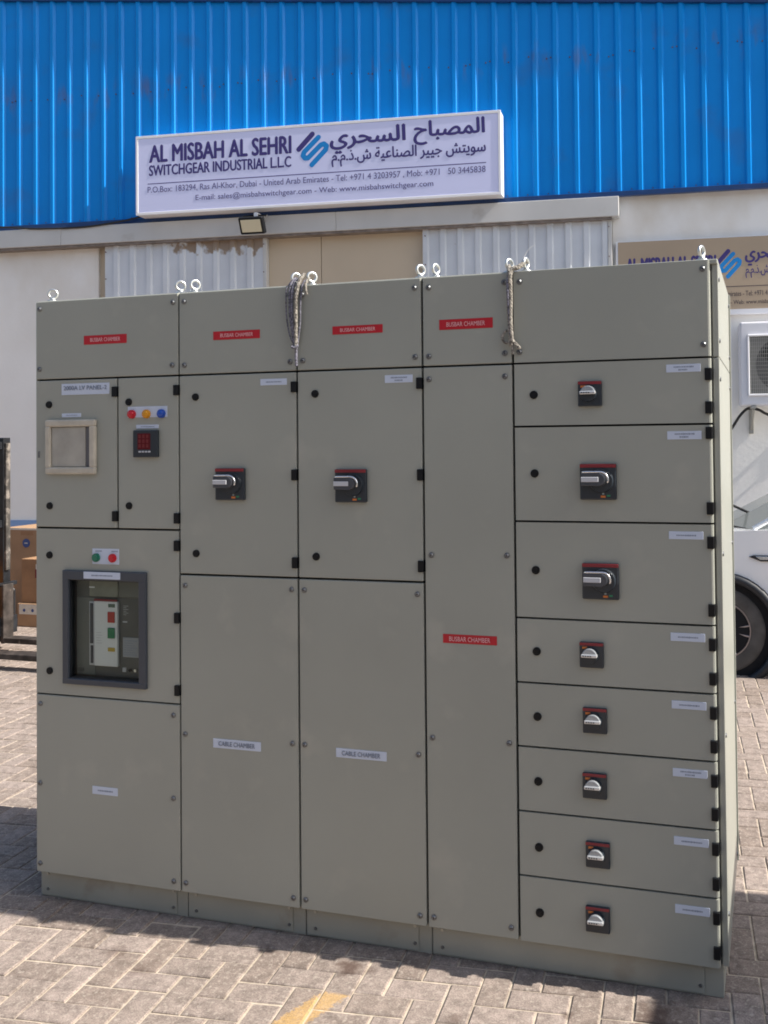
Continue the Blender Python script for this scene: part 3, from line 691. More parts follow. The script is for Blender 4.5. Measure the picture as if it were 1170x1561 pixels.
def rot_y(me_fn): pass
def mk_screw():
    g = MB(); g.cyl((0, 0, 0), (0, -0.0025, 0), 0.0092, 0.0088, 16); g.cyl((0, -0.0025, 0), (0, -0.0055, 0), 0.0072, 0.0045, 16)
    return g.mesh('screw', SCREWM)
SCR = mk_screw()
g = MB(); g.box(-.0045, .0045, -.0065, -.0050, -.0011, .0011); SLOT = g.mesh('screw_slot', SCREWD)
def cover(x0, x1, z0, z1, name='cover_panel', th=0.020):
    return MB().box(x0, x1, 0.0, th, z0, z1, .0026, 2).obj(name, PAINT, sw)
def screws(par, pts):
    for x, z in pts:
        o = link('screw', SCR, par, (x, 0, z)); o.rotation_euler = (0, R.uniform(0, 3), 0)
        s2_ = link('screw_slot', SLOT, par, (x, 0, z)); s2_.rotation_euler = o.rotation_euler
def door(x0, x1, z0, z1):
    return MB().box(x0, x1, 0.0, .020, z0, z1, .0026, 2).obj('door', PAINT, sw)
g = MB(); g.cyl((0, .001, 0), (0, -.0045, 0), .0128, .0118, 24); g.cyl((0, -.0045, 0), (0, -.0065, 0), .0085, .0075, 20); LOCK = g.mesh('lock', BLACKP)
g = MB(); g.box(-.0022, .0022, -.0075, -.0064, -.0055, .0055); LSLOT = g.mesh('key_slot', HGREY)
g = MB(); g.box(-.0105, .0085, -.008, .018, -.0175, .0175, .002, 2); HINGE = g.mesh('hinge', BLACKP)
def lock(par, x, z):
    link('lock', LOCK, par, (x, 0, z))
def hinge(par, x, z):
    link('hinge', HINGE, par, (x, 0, z))
def plate(x0, x1, z0, z1, m=LABW, lines=(), ink=INKB, y=-0.0015, bold=.01, marks=0, label=None):
    p = MB().box(x0, x1, y, 0.0004, z0, z1, .0005).obj('nameplate', m, sw)
    if label: p['label'] = label
    for body, a, b_, c, d in lines:
        letter('lettering', body, ink, p, x0 + (x1 - x0) * a, x0 + (x1 - x0) * b_, z0 + (z1 - z0) * c, z0 + (z1 - z0) * d, y - .0002, bold)
    if marks:                      # worn, unreadable small print
        g = MB(); h = z1 - z0
        rows = {1: [.50], 2: [.66, .30]}[marks]
        for ri, rz in enumerate(rows):
            w0, w1 = (.22, .80) if ri == 0 else (.36, .62)
            x = x0 + (x1 - x0) * w0
            while x < x0 + (x1 - x0) * w1:
                l = R.uniform(.0016, .0038); hh = h * R.uniform(.07, .11)
                g.box(x, x + l, y - .0003, y + .0002, z0 + h * rz - hh, z0 + h * rz + hh); x += l + .0012
        g.obj('print_marks', INKB, p, kind='stuff')
    return p

# section 1
c = cover(.0035, .5835, 1.8245, 2.0985); screws(c, [(.019, 2.073), (.565, 2.069), (.018, 1.860), (.561, 1.857)])
plate(.2057, .3807, 1.9393, 1.9702, LABR, [('BUSBAR CHAMBER', .16, .86, .28, .72)], INKW, label='red nameplate reading BUSBAR CHAMBER')
d = door(.0035, .3385, 1.3055, 1.8185); lock(d, .059, 1.734); lock(d, .061, 1.379); hinge(d, .334, 1.773); hinge(d, .334, 1.346)
MB().box(.012, .018, -.003, .001, 1.548, 1.570, .001).obj('latch_slot', SCREWM, d)
d = door(.3455, .5835, 1.3055, 1.8185); lock(d, .389, 1.736); lock(d, .389, 1.382); hinge(d, .579, 1.772); hinge(d, .579, 1.342)
def holed(x0, x1, z0, z1, hx0, hx1, hz0, hz1, th=.020):
    g = MB(); X = [x0, hx0, hx1, x1]; Z = [z0, hz0, hz1, z1]
    V = [[g.b.verts.new((x, 0, z)) for x in X] for z in Z]
    fs = [g.b.faces.new((V[j][i], V[j][i + 1], V[j + 1][i + 1], V[j + 1][i])) for j in range(3) for i in range(3) if not (i == 1 and j == 1)]
    r = bmesh.ops.extrude_face_region(g.b, geom=fs)
    bmesh.ops.translate(g.b, vec=(0, th, 0), verts=[v for v in r['geom'] if isinstance(v, bmesh.types.BMVert)])
    return g.obj('door', PAINT, sw)
d = holed(.0035, .5835, .7250, 1.2990, .140, .440, .781, 1.131); lock(d, .060, 1.207); lock(d, .060, .804)
for z in (1.250, 1.009, .768): hinge(d, .5785, z)
c = cover(.0035, .5835, .1030, .7190); screws(c, [(.020, .687), (.560, .684), (.018, .411), (.559, .408), (.018, .133), (.559, .134)])
plate(.2364, .3391, .3939, .4208, marks=1)
plate(.1120, .3100, 1.7662, 1.8053, LABW, [('2000A LV PANEL-2', .05, .95, .42, .80), ('(DB-MAIN-02)', .36, .64, .12, .28)][:1], INKB, marks=0, label='wide pale nameplate reading 2000A LV PANEL-2')
plate(.1131, .1929, 1.6885, 1.7020, marks=1)
plate(.4183, .5072, 1.6446, 1.6578, marks=1)
# viewing window with cream seal
wn = MB()
wn.box(.052, .261, -.016, .0, 1.655, 1.680, .006, 2).box(.052, .261, -.016, .0, 1.490, 1.515, .006, 2).box(.052, .074, -.0158, .0, 1.512, 1.658, .006, 2).box(.236, .261, -.0158, .0, 1.512, 1.658, .006, 2)
vw = wn.obj('viewing_window', CREAM, sw)
MB().box(.076, .216, -.0075, -.001, 1.5165, 1.6535, .001).obj('film', FILM, vw)
MB().box(.217, .2345, -.005, -.001, 1.5165, 1.6535, .001).obj('film_edge', FILMD, vw)
# indicator lamps
pb = plate(.3848, .5415, 1.6826, 1.7198, LABW)
for x, m_ in ((.4035, REDL), (.462, AMBER), (.521, BLUEL)):
    il = MB().cyl((x, 0, 1.694), (x, -.010, 1.694), .0150, .0145, 24).obj('indicator_lamp', m_, sw)
    MB().sph((x, -.010, 1.694), .0118, (1, .55, 1), 16).obj('lens', m_, il, smooth=True)
# digital meter
mt = MB().box(.414, .510, -.014, 0, 1.547, 1.639, .003, 2).obj('meter', DARKP, sw)
MB().box(.434, .484, -.0155, -.0135, 1.574, 1.628, .0005).obj('display', LED, mt)
g = MB()
for r_ in range(3):
    for k in range(3):
        g.box(.4385 + k * .015, .4475 + k * .015, -.0160, -.0152, 1.580 + r_ * .016, 1.592 + r_ * .016)
g.obj('digits', DIGIT, mt, kind='stuff')
for k in range(4): MB().box(.4385 + k * .0125, .4475 + k * .0125, -.0165, -.0135, 1.5635, 1.5690, .0008).obj('meter_button', LBLG, mt)
# push buttons
pb = plate(.2389, .3474, 1.1807, 1.2341, LABW)
g = MB()
for x0 in (.252, .318):
    x = x0
    while x < x0 + .026:
        g.box(x, x + .003, -.0018, -.0014, 1.2235, 1.2275); x += .0045
g.obj('print_marks', INKB, pb, kind='stuff')
for x, m_ in ((.2565, GREENL), (.3235, REDL)):
    bt = MB().cyl((x, 0, 1.203), (x, -.008, 1.203), .0152, .0148, 24).obj('push_button', m_, sw)
    MB().cyl((x, -.008, 1.203), (x, -.013, 1.203), .0115, .0105, 24).obj('button_cap', m_, bt)
# breaker window: deep bezel, breaker face set back behind a clear pane
bz = MB()
bx0, bx1, bz0, bz1 = .122, .461, .765, 1.1580
ix0, ix1, iz0, iz1 = .146, .432, .786, 1.1260
bz.box(bx0, bx1, -.012, .001, iz1, bz1, .003, 2).box(bx0, bx1, -.012, .001, bz0, iz0, .003, 2).box(bx0, ix0, -.0118, .001, iz0 - .002, iz1 + .002, .003, 2).box(ix1, bx1, -.0118, .001, iz0 - .002, iz1 + .002, .003, 2)
BZ = bz.obj('breaker_window', FRAMEP, sw)
plate(.2124, .3609, 1.1314, 1.1552, LABW, [('ACB', .43, .57, .3, .7)][:0], y=-.0135, marks=1)

tr = MB()
tr.box(.1455, .1485, -.002, .034, .7865, 1.1255).box(.4295, .4325, -.002, .034, .7865, 1.1255).box(.1485, .4295, -.002, .034, 1.1225, 1.1255).box(.1485, .4295, -.002, .034, .7865, .7895)
tr.obj('recess_wall', mat('recess_black', (0.012, 0.015, 0.02), 0.4), BZ)
MB().box(.1490, .4290, .030, .050, .790, 1.122).obj('breaker_face', BRKD, BZ)
MB().box(.150, .226, .0265, .0296, .792, 1.060, .001).obj('breaker_side_plate', mat('breaker_side', (0.15, 0.165, 0.155), 0.5, var=.08, vscale=20), BZ)
MB().box(.205, .322, .0230, .0296, 1.064, 1.1195, .002).obj('breaker_top_block', BRKM, BZ)
MB().box(.3235, .4240, .0250, .0296, 1.0635, 1.1195, .002).obj('breaker_top_plate', mat('breaker_smoke', (0.12, 0.132, 0.12), 0.35), BZ)
MB().box(.206, .228, .0215, .0232, 1.094, 1.0990, .0005).obj('bright_tab', BRKW, BZ)
MB().box(.229, .3240, .0180, .0296, .8265, 1.0500, .002).obj('breaker_module', BRKW, BZ)
MB().box(.204, .2285, .0235, .0296, .8265, 1.0470, .001).obj('spring_slot', LBLG, BZ)
MB().box(.2095, .2215, .0200, .0236, .902, 1.0410, .001).obj('charging_lever', FRAMEP, BZ)
MB().box(.2115, .2215, .0200, .0236, .834, .895, .001).obj('charging_lever', FRAMEP, BZ)
MB().box(.229, .324, .0170, .0210, 1.0500, 1.0575, .001).obj('red_band', REDP, BZ)
MB().box(.288, .315, .0165, .0185, 1.0300, 1.0420, .0005).obj('counter', mat('counter_green', (0.10, .16, .13), .5), BZ)
b1 = MB().box(.287, .315, .0135, .0182, .978, 1.0150, .002, 2).obj('off_button', mat('off_red', (0.42, .03, .025), .4), BZ)
b2 = MB().box(.287, .315, .0135, .0182, .924, .9600, .002, 2).obj('on_button', mat('on_green', (0.01, .19, .085), .4), BZ)
b3 = MB().box(.287, .315, .0150, .0182, .8790, .8920, .001).obj('spring_flag', YEL, BZ)
MB().box(.339, .4040, .0270, .0305, .8600, .9280, .0008).obj('rating_plate', mat('rating_silver', (0.30, .33, .37), .4), BZ)
g = MB()
for k in range(7): g.box(.346, .397 - (k % 3) * .008, .0266, .0272, .868 + k * .008, .8692 + k * .008)
g.obj('print_marks', INKB, BZ, kind='stuff')
MB().box(.338, .3520, .0255, .0305, .8090, .8240, .001).obj('socket', LBLG, BZ)
MB().cyl((.368, .0305, .8160), (.368, .0255, .816), .0052, n=14).obj('key_lock', BLACKP, BZ)
MB().cyl((.390, .0305, .8160), (.390, .0245, .816), .0052, n=12).obj('bright_screw', ZINC, BZ)
MB().box(.338, .3570, .0275, .0305, .9780, .9830, .0005).obj('slide_tab', LBLG, BZ)
MB().box(.152, .180, .0240, .0270, .802, .815, .001).obj('corner_tab', BRKD, BZ)
for z in (1.005, .86): MB().cyl((.190, .0265, z), (.190, .0250, z), .0045, n=10).obj('face_screw', SCREWM, BZ)
g = MB()
for k in range(6): g.box(.340, .352 + (k % 2) * .008, .0292, .0298, 1.004 + k * .006, 1.0055 + k * .006)
for k in range(5): g.box(.238, .262 - (k % 3) * .004, .0174, .0180, .905 + k * .009, .9065 + k * .009)
g.obj('print_marks', LBLG, BZ, kind='stuff')
MB().box(.1500, .4280, .0060, .0075, .7900, 1.1220).obj('pane', PANE, BZ)

# sections 2 and 3
for (x0, x1, red, lp, dp, rx) in ((.5895, 1.0240, (.7203, .8948, 1.9345, 1.9627), (.7124, .8893, .5897, .6198), (.8957, .9922, 1.7788, 1.7999), .7865), (1.0310, 1.4575, (1.1561, 1.3294, 1.9342, 1.9605), (1.1574, 1.3302, .5952, .6241), (1.3353, 1.4289, 1.7748, 1.7991), 1.2200)):
    c = cover(x0, x1, 1.8245, 2.0985); screws(c, [(x0 + .019, 2.069), (x1 - .020, 2.069), (x0 + .019, 1.855), (x1 - .020, 1.853)])
    plate(*red, LABR, [('BUSBAR CHAMBER', .16, .86, .28, .72)], INKW, label='red nameplate reading BUSBAR CHAMBER')
    d = door(x0, x1, 1.1585, 1.8185); lock(d, x0 + .062, 1.747); lock(d, x0 + .062, 1.226)
    for z in (1.771, 1.487, 1.2045): hinge(d, x1 - .005, z)
    plate(*dp, marks=1 if x0 < 1 else 2)
    c = cover(x0, x1, .1030, 1.1520)
    screws(c, [(x0 + .018, 1.118), (x1 - .020, 1.118), (x0 + .016, .625), (x1 - .021, .625), (x0 + .016, .134), (x1 - .021, .134)])
    plate(*lp, LABW, [('CABLE CHAMBER', .12, .88, .26, .76)], INKB, label='pale nameplate reading CABLE CHAMBER')
# section 4
x0, x1 = 1.4645, 1.7490
c = cover(x0, x1, 1.8245, 2.0985); screws(c, [(1.484, 2.067), (1.728, 2.069), (1.483, 1.853), (1.728, 1.854)])
c = cover(x0, x1, .1030, 1.8185); screws(c, [(1.483, 1.782), (1.727, 1.784), (1.485, 1.240), (1.727, 1.244), (1.483, .681), (1.728, .683), (1.482, .135), (1.728, .136)])
plate(1.5185, 1.6910, 1.9333, 1.9646, LABR, [('BUSBAR CHAMBER', .14, .86, .28, .72)], INKW, label='red nameplate reading BUSBAR CHAMBER')
plate(1.5207, 1.6931, .9732, 1.0003, LABR, [('BUSBAR CHAMBER', .12, .88, .24, .76)], INKW, label='red nameplate reading BUSBAR CHAMBER')
# section 5
x0, x1 = 1.7560, 2.3340
def edged(name, z0, z1):
    g = MB(); g.prism([(x0, .002), (x0 + .002, 0), (2.3300, 0), (2.3345, .0015), (2.3372, .0055), (2.3380, .020), (x0, .020)], z0, z1, 'xy'); return g.obj(name, PAINT, sw)
def cover(a, b_, z0, z1): return edged('cover_panel', z0, z1)
def door(a, b_, z0, z1): return edged('door', z0, z1)
c = cover(x0, x1, 1.8245, 2.0985); screws(c, [(1.776, 2.068), (1.774, 1.856), (2.317, 2.074), (2.317, 1.858)])

def rotary(kind):
    """black square base, red strip, horizontal lever with silver bow"""
    q = []
    if kind == 'big':
        q.append(('base', MB().box(-.054, .054, -.014, 0, -.0525, .0525, .004, 2).mesh('rotary_switch', DARKP)))
        q.append(('red_strip', MB().box(-.0535, .0535, -.0152, -.0135, .0415, .0518, .0008).mesh('red_strip', REDP)))
        g = MB(); g.cyl((.010, -.014, .003), (.010, -.022, .003), .036, .033, 32); q.append(('collar', g.mesh('collar', DARKP)))
        g = MB(); pts = []
        for k in range(13):
            a = -PI / 2 + PI * k / 12; pts.append((.008 + .019 * math.cos(a), .008 + .019 * math.sin(a)))
        g.prism(pts + [(-.046, .027), (-.046, -.011)], -.040, -.022, 'xz', .004); q.append(('handle', g.mesh('handle', HGREY)))
        g = MB(); g.box(-.0450, .006, -.0422, -.0395, .0005, .0150, .001); q.append(('handle_label', g.mesh('handle_label', LBLG)))
        g = MB(); arc = [Vector((-.043, -.037, .0285))] + [Vector((.0 + .010 * k, -.037, .0295)) for k in range(-3, 1)] + [Vector((.010 + .0235 * math.cos(a), -.035, .0065 + .023 * math.sin(a))) for a in [PI / 2 - k * PI * .62 / 9 for k in range(10)]]
        g.tube(arc, .0032, 8); q.append(('silver_bow', g.mesh('silver_bow', CHROME, True)))
        g = MB(); g.box(.006, .026, -.0150, -.0136, -.028, -.022); g.box(.012, .018, -.0150, -.0136, -.037, -.028); q.append(('position_mark', g.mesh('position_mark', mat('mark_grey_green', (.25, .29, .29), .5))))
        g = MB(); g.box(.008, .022, -.0150, -.0136, -.046, -.040); q.append(('orange_mark', g.mesh('orange_mark', ORANGEP)))
        g = MB(); g.box(.026, .036, -.0150, -.0136, -.043, -.038); q.append(('green_mark', g.mesh('green_mark', GREENP)))
    else:
        q.append(('base', MB().box(-.0355, .0355, -.012, 0, -.0370, .0370, .003, 2).mesh('rotary_switch', DARKP)))
        q.append(('red_strip', MB().box(-.0350, .0350, -.0130, -.0115, .0275, .0362, .0006).mesh('red_strip', REDP)))
        g = MB(); g.box(-.027, -.012, -.0131, -.0115, .018, .0245, .0005); q.append(('orange_mark', g.mesh('orange_mark', ORANGEP)))
        g = MB(); g.cyl((-.003, -.012, .0), (-.003, -.022, .0), .0245, .0225, 28); q.append(('collar', g.mesh('collar', DARKP)))
        g = MB(); pts = [(-.003 + .0225 * math.cos(a), .0 + .0225 * math.sin(a)) for a in [PI * k / 14 for k in range(15)]]
        g.prism(pts, -.032, -.022, 'xz', .002); q.append(('handle', g.mesh('handle', mat('handle_steel', (.34, .37, .40), .28, .35))))
        g = MB(); g.box(-.0265, .0205, -.037, -.022, -.0025, .0070, .0025, 2); q.append(('handle_grip', g.mesh('handle_grip', mat('grip_silver', (.62, .64, .66), .25, .5))))
        g = MB()
        for k in range(4): g.box(-.0215 + k * .007, -.0170 + k * .007, -.0378, -.0368, .0005, .0045)
        q.append(('grip_marks', g.mesh('grip_marks', HGREY)))
    return q
BIG = rotary('big'); SMALLR = rotary('small')
def put_rotary(parts, x, z):
    base = link('rotary_switch', parts[0][1], sw, (x, 0, z))
    for nm, me in parts[1:]:
        o = link(nm, me, base)
for x, z in ((.7865, 1.457), (1.2200, 1.453)): put_rotary(BIG, x, z)
bz_ = [(1.8185, 1.6345), (1.6285, 1.3510), (1.3450, 1.0630), (1.0570, .8710), (.8650, .6810), (.6750, .4895), (.4835, .2990), (.2930, .1030)]
rot5 = [('s', 1.9885, 1.725), ('b', 2.010, 1.467), ('b', 2.013, 1.177), ('s', 1.9835, .9615), ('s', 1.9905, .7715), ('s', 1.9875, .5825), ('s', 1.9940, .3840), ('s', 1.9915, .1980)]
hz = [(1.773, 1.678), (1.606, 1.392), (1.295, 1.104), (1.007, .911), (.815, .721), (.625, .532), (.435, .338), (.243, .146)]
lz = [1.726, 1.491, 1.203, .962, .769, .578, .384, .192]
pz = [(1.7806, 1.8034), (1.5879, 1.6117), (1.3028, 1.3253), (1.0127, 1.0364), (.8207, .8436), (.6288, .6517), (.4357, .4592), (.2429, .2677)]
for k in range(8):
    z1_, z0_ = bz_[k]
    d = door(x0, x1, z0_, z1_); lock(d, 1.8165, lz[k])
    for z in hz[k]: hinge(d, 2.3295, z)
    t_, x, z = rot5[k]; put_rotary(SMALLR if t_ == 's' else BIG, x, z)
    plate(2.2105 + .0004 * k, 2.3075 + .0004 * k, pz[k][0], pz[k][1], marks=2 if k in (0, 1, 5) else 1)

# plinth
YP = 0.034
for a, b_, e0, e1 in ((-.012, .5865, -.010, .545), (.5885, 1.026, .592, .981), (1.0285, 1.4605, 1.033, 1.418), (1.4625, 2.3440, 1.4665, 2.290)):
    p = MB().box(a, b_, YP + .004, DEP - .01, .0, .1035, .0015).obj('plinth', PAINT2, sw)
    e0 = max(e0, a + .0015)
    c = MB().box(e0, e1, YP, YP + .0035, .006, .1025, .0012).obj('plinth_cover', PAINT2, p)
    for x, z in ((e0 + .030, .082), (e1 - .012, .082), (e0 + .030, .028), (e1 - .012, .028)):
        MB().cyl((x, YP + .001, z), (x, YP - .003, z), .0058, .0046, n=10).obj('plinth_screw', mat('plinth_screw_head', (.42, .42, .38), .4, .5) if z > .05 else SCREWM, p)

# lifting eyebolts, front and rear rows
ex = [(.048, .5), (.5745, .75), (.630, .9), (1.0125, .9), (1.0690, .8), (1.4470, 1.0), (1.4975, 1.2), (1.7370, 1.1), (1.7900, 1.35), (2.3140, 1.15)]
def eyebolt(x, y, a, tilt=0):
    g = MB()
    g.cyl((0, 0, 0), (0, 0, .006), .0185, .0165, 20); g.cyl((0, 0, .005), (0, 0, .014), .0105, .0085, 16)
    g.torus((0, 0, .0285), .0145, .0046, (0, 1, 0), 28, 10)
    o = g.obj('eyebolt', ZINC, sw, smooth=True, loc=(x, y, 2.1005)); o.rotation_euler = (0, tilt, a)
for x, a in ex:
    eyebolt(x, .030, a, R.gauss(0, .03))
    eyebolt(x + R.gauss(0, .002), DEP - .035, R.uniform(0, 3))

# ---- cords hanging from the eyebolts
def rope(g, pts, r, pitch=.011, n=3, seg=3.2):
    pts = smoothp([Vector(p) for p in pts], 10); L_ = 0; acc = [0]
    for a, b_ in zip(pts, pts[1:]): L_ += (b_ - a).length; acc.append(L_)
    m_ = max(8, int(L_ / (pitch / 7)))
    path = []; j = 0
    for i in range(m_ + 1):
        s_ = L_ * i / m_
        while j < len(acc) - 2 and acc[j + 1] < s_: j += 1
        t = (s_ - acc[j]) / max(1e-9, acc[j + 1] - acc[j]); path.append((pts[j].lerp(pts[j + 1], t), s_))
    for k in range(n):
        q = []
        for i, (p, s_) in enumerate(path):
            t = (path[min(i + 1, m_)][0] - path[max(i - 1, 0)][0]).normalized(); u = t.cross(Vector((0, 1, 0)));
            u = u.normalized() if u.length > .01 else Vector((1, 0, 0)); v = t.cross(u)
            a = 2 * PI * (s_ / pitch + k / n); q.append(p + (u * math.cos(a) + v * math.sin(a)) * r * .55)
        g.tube(q, r * .55, 5)
    return g
c1 = thing('cord_bundle', 'grey speckled cords looped over two eyebolts and tied near the bottom', 'cord', (0, 0, 0))
Y = -.014
rope(MB(), [(1.012, .02, 2.128), (1.006, -.002, 2.106), (1.000, Y, 2.08), (1.000, Y, 2.0), (1.012, Y, 1.935), (1.030, Y, 1.902)], .0024).obj('strand', ROPEG, c1)
rope(MB(), [(1.016, .02, 2.128), (1.014, -.004, 2.108), (1.012, Y, 2.07), (1.014, Y, 1.99), (1.028, Y, 1.900)], .0040).obj('strand', ROPEG, c1)
rope(MB(), [(1.024, .02, 2.124), (1.024, -.004, 2.106), (1.022, Y - .003, 2.06), (1.024, Y - .004, 1.98), (1.032, Y, 1.900)], .0046).obj('strand', ROPEG, c1)
rope(MB(), [(1.046, .02, 2.138), (1.042, -.006, 2.110), (1.037, Y - .004, 2.05), (1.036, Y - .004, 1.97), (1.035, Y - .002, 1.898)], .0062).obj('strand', TANC, c1)
rope(MB(), [(1.066, .022, 2.122), (1.056, -.004, 2.106), (1.051, Y, 2.05), (1.048, Y, 1.97), (1.038, Y, 1.905)], .0030).obj('strand', ROPEG, c1)
rope(MB(), [(1.064, .022, 2.126), (1.066, -.002, 2.108), (1.070, Y, 2.085), (1.074, Y, 2.066)], .0038).obj('loose_end', TANC, c1)
rope(MB(), [(1.026, Y, 1.904), (1.024, Y - .010, 1.898), (1.034, Y - .012, 1.896), (1.042, Y - .006, 1.900), (1.036, Y, 1.906)], .0040).obj('knot', ROPEG, c1)
rope(MB(), [(1.034, Y, 1.900), (1.0335, Y, 1.87), (1.0345, Y, 1.838)], .0046).obj('tail', ROPEG, c1)
c2 = thing('rope_bundle', 'tan and grey twisted rope hanging over the seam left of the blank top cover', 'rope', (0, 0, 0))
rope(MB(), [(1.790, .026, 2.132), (1.772, .0, 2.112), (1.755, Y + .006, 2.104), (1.749, Y, 2.07), (1.747, Y, 2.0), (1.750, Y, 1.93), (1.753, Y, 1.876)], .0075).obj('strand', TANC, c2)
rope(MB(), [(1.738, .026, 2.122), (1.744, .0, 2.108), (1.751, Y - .003, 2.09), (1.753, Y - .003, 2.02), (1.752, Y - .004, 1.95), (1.756, Y - .003, 1.885)], .0064).obj('strand', TANC, c2)
rope(MB(), [(1.738, .024, 2.116), (1.745, .0, 2.104), (1.745, Y - .005, 2.06), (1.748, Y - .005, 1.98), (1.752, Y - .004, 1.905)], .0049).obj('strand', ROPEG, c2)
rope(MB(), [(1.753, Y, 1.918), (1.738, Y, 1.921), (1.726, Y, 1.906), (1.729, Y, 1.888), (1.744, Y, 1.884), (1.755, Y - .004, 1.893)], .0044).obj('knot_loop', TANC, c2)
rope(MB(), [(1.753, Y, 1.892), (1.766, Y, 1.880), (1.778, Y, 1.866)], .0055).obj('loose_end', TANC, c2)
rope(MB(), [(1.754, Y, 1.885), (1.757, Y, 1.868), (1.756, Y, 1.850)], .0049).obj('loose_end', TANC, c2)
MB().tube(smoothp([Vector(p) for p in ((1.77, .02, 2.118), (1.788, .02, 2.15), (1.800, .02, 2.168), (1.820, .02, 2.180))]), .0016, 5).obj('wire_end', WIREW, c2)

# ------------------------------------------------------------------ a second cabinet standing outside the frame, whose shade falls in from the right
nb = thing('spare_cabinet', 'grey switchgear cabinet standing just outside the right edge, throwing shade on the pavers', 'switchgear', (4.395, .175, 0), 0)
MB().box(0, .9, -.9, .60, .1, 2.10, .004).obj('carcass', PAINT, nb)
MB().box(.02, .88, -.88, .58, .0, .0985).obj('plinth', PAINT2, nb)
for k in range(3): MB().box(-.022, -.001, -.895 + k * .5, -.41 + k * .5, .12, 2.08, .003).obj('door', PAINT, nb)

# ------------------------------------------------------------------ added building behind the camera, unseen, to cut sky light and pane reflections
ob = thing('added_building', 'added low pale building behind the camera, unseen, dimming the sky light on the cabinet', 'building', (0, -13, 0))
MB().box(-22, 24, -8, 0, 0, 7.0).obj('wall', mat('far_render', (.42, .39, .34), .9, var=.1, vscale=.6), ob)
for k in range(9): MB().box(-20 + k * 4.8, -17 + k * 4.8, -.05, .06, .02, 3.6, .02).obj('shutter', mat('far_shutter', (.12, .16, .22), .5, var=.1), ob)
MB().box(-22.4, 24.4, -8.3, .9, 7.002, 7.3, .03).obj('roof', mat('far_roof', (.22, .23, .25), .6), ob)

# ------------------------------------------------------------------ forklift at the left edge (only its mast and carriage reach the picture)
FORKW = mat('worn_fork', (.05, .042, .038), .6, .3, var=.6, vscale=16, dirt=((.26, .20, .16), 20, .64, .8))
fk = thing('forklift', 'black forklift mast standing at the left edge beside the cardboard boxes', 'forklift', (-3.25, 2.58, 0))
for y in (0.0, .62):
    g = MB(); g.box(-.105, -.022, y - .035, y + .035, .06, 1.652, .004)
    g.obj('mast_rail', FORKB, fk)
    g = MB(); g.box(-.0215, .0, y - .030, y + .012, .62, 1.610, .002); g.obj('mast_channel', mat('worn_rail', (.07, .065, .06), .6, .4, var=.5, vscale=9, dirt=((.30, .27, .24), 14, .52, .9)), fk)
MB().box(-.10, -.03, .036, .584, 1.56, 1.62, .003).obj('mast_crossbar', FORKB, fk)
MB().box(-.10, -.03, .036, .584, .95, 1.01, .003).obj('mast_crossbar', FORKB, fk)
MB().cyl((-.13, .31, .1), (-.13, .31, 1.5), .035).obj('lift_cylinder', FORKS, fk)
for y in (.61, .63): MB().cyl((.006, y, .20), (.006, y, .46), .007, n=10).obj('chain_rod', FORKS, fk)
MB().cyl((.012, .655, .27), (.012, .655, .46), .010, n=10).obj('hose', CABLE, fk)
MB().torus((.012, 0.63, .455), .022, .008, (0, 1, 0), 18, 8).obj('hose_loop', CABLE, fk)
MB().box(.001, .030, -.05, .67, .13, .265, .004).obj('carriage', FORKB, fk)
MB().box(.001, .030, -.05, .67, .50, .53, .004).obj('carriage_top_bar', FORKB, fk)
for y in (0.06, .50): 
    g = MB(); g.box(.031, .062, y, y + .10, .07, .52, .004); g.box(.062, .95, y, y + .10, .075, .115, .003); g.obj('fork', FORKW, fk)
g = MB(); g.box(-1.55, -.16, -.10, .72, .12, .62, .06, 3); g.box(-1.55, -1.05, -.08, .70, .621, .95, .08, 3); g.obj('body', mat('forklift_orange', (.55, .20, .02), .4, dirt=((.1, .08, .06), 8, .58, .6)), fk)
g = MB(); g.box(-.95, -.55, .10, .50, .622, .74, .03, 2); g.box(-1.02, -.94, .10, .50, .70, 1.02, .03, 2); g.obj('seat', BLACKP, fk)
g = MB()
for x in (-1.4, -.3):
    for y in (-.06, .68): g.tube([(x, y, .6), (x + (.08 if x < -1 else -.12), y, 1.5)], .02, 8)
g.box(-1.38, -.38, -.09, .71, 1.5, 1.53, .01); g.obj('overhead_guard', FORKB, fk)
for x, y in ((-.38, -.13), (-.38, .62), (-1.3, -.13), (-1.3, .62)):
    wv = MB().cyl((x, y, .22), (x, y + .14, .22), .22, n=28).obj('wheel', RUBBER, fk)
    MB().cyl((x, y - .004, .22), (x, y + .144, .22), .11, n=20).obj('rim', FORKS, wv)

# ------------------------------------------------------------------ cardboard boxes
def carton(name, label, x, y, z, w_, d_, h, rz=0, m=CARDB):
    t = thing(name, label, 'box', (x, y, z), rz, 'cardboard boxes piled by the wall')
    MB().box(0, w_, 0, d_, 0, h, .004).obj('carton_body', m, t)
    return t
b1 = carton('cardboard_box', 'tall brown cardboard box with a round blue sticker, standing against the wall', -4.35, 4.25, 0, .92, .55, .830)
MB().cyl((.262, -.003, .693), (.262, .0006, .693), .040, n=28).obj('round_sticker', BLUEST, b1)
MB().box(.245, .279, -.004, -.0028, .689, .697).obj('sticker_print', TAPE_LITEDGE, b1)
MB().box(.0, .92, -.0015, .0006, .812, .8285).obj('painted_lit_edge', TAPE_LITEDGE, b1)  # white strip paints the carton's sunlit top edge
MB().box(.20, .34, -.001, .0006, .765, .800).obj('print_patch', CARDD, b1)
b2 = carton('cardboard_box', 'smaller darker cardboard box in front of the tall one, with a dark red mark', -3.885, 3.98, .205, .55, .24, .385, 0, CARDD)
MB().box(.150, .19, -.0015, .0006, .22, .30).obj('dark_red_mark', mat('dark_red_mark', (.16, .01, .02), .6), b2)
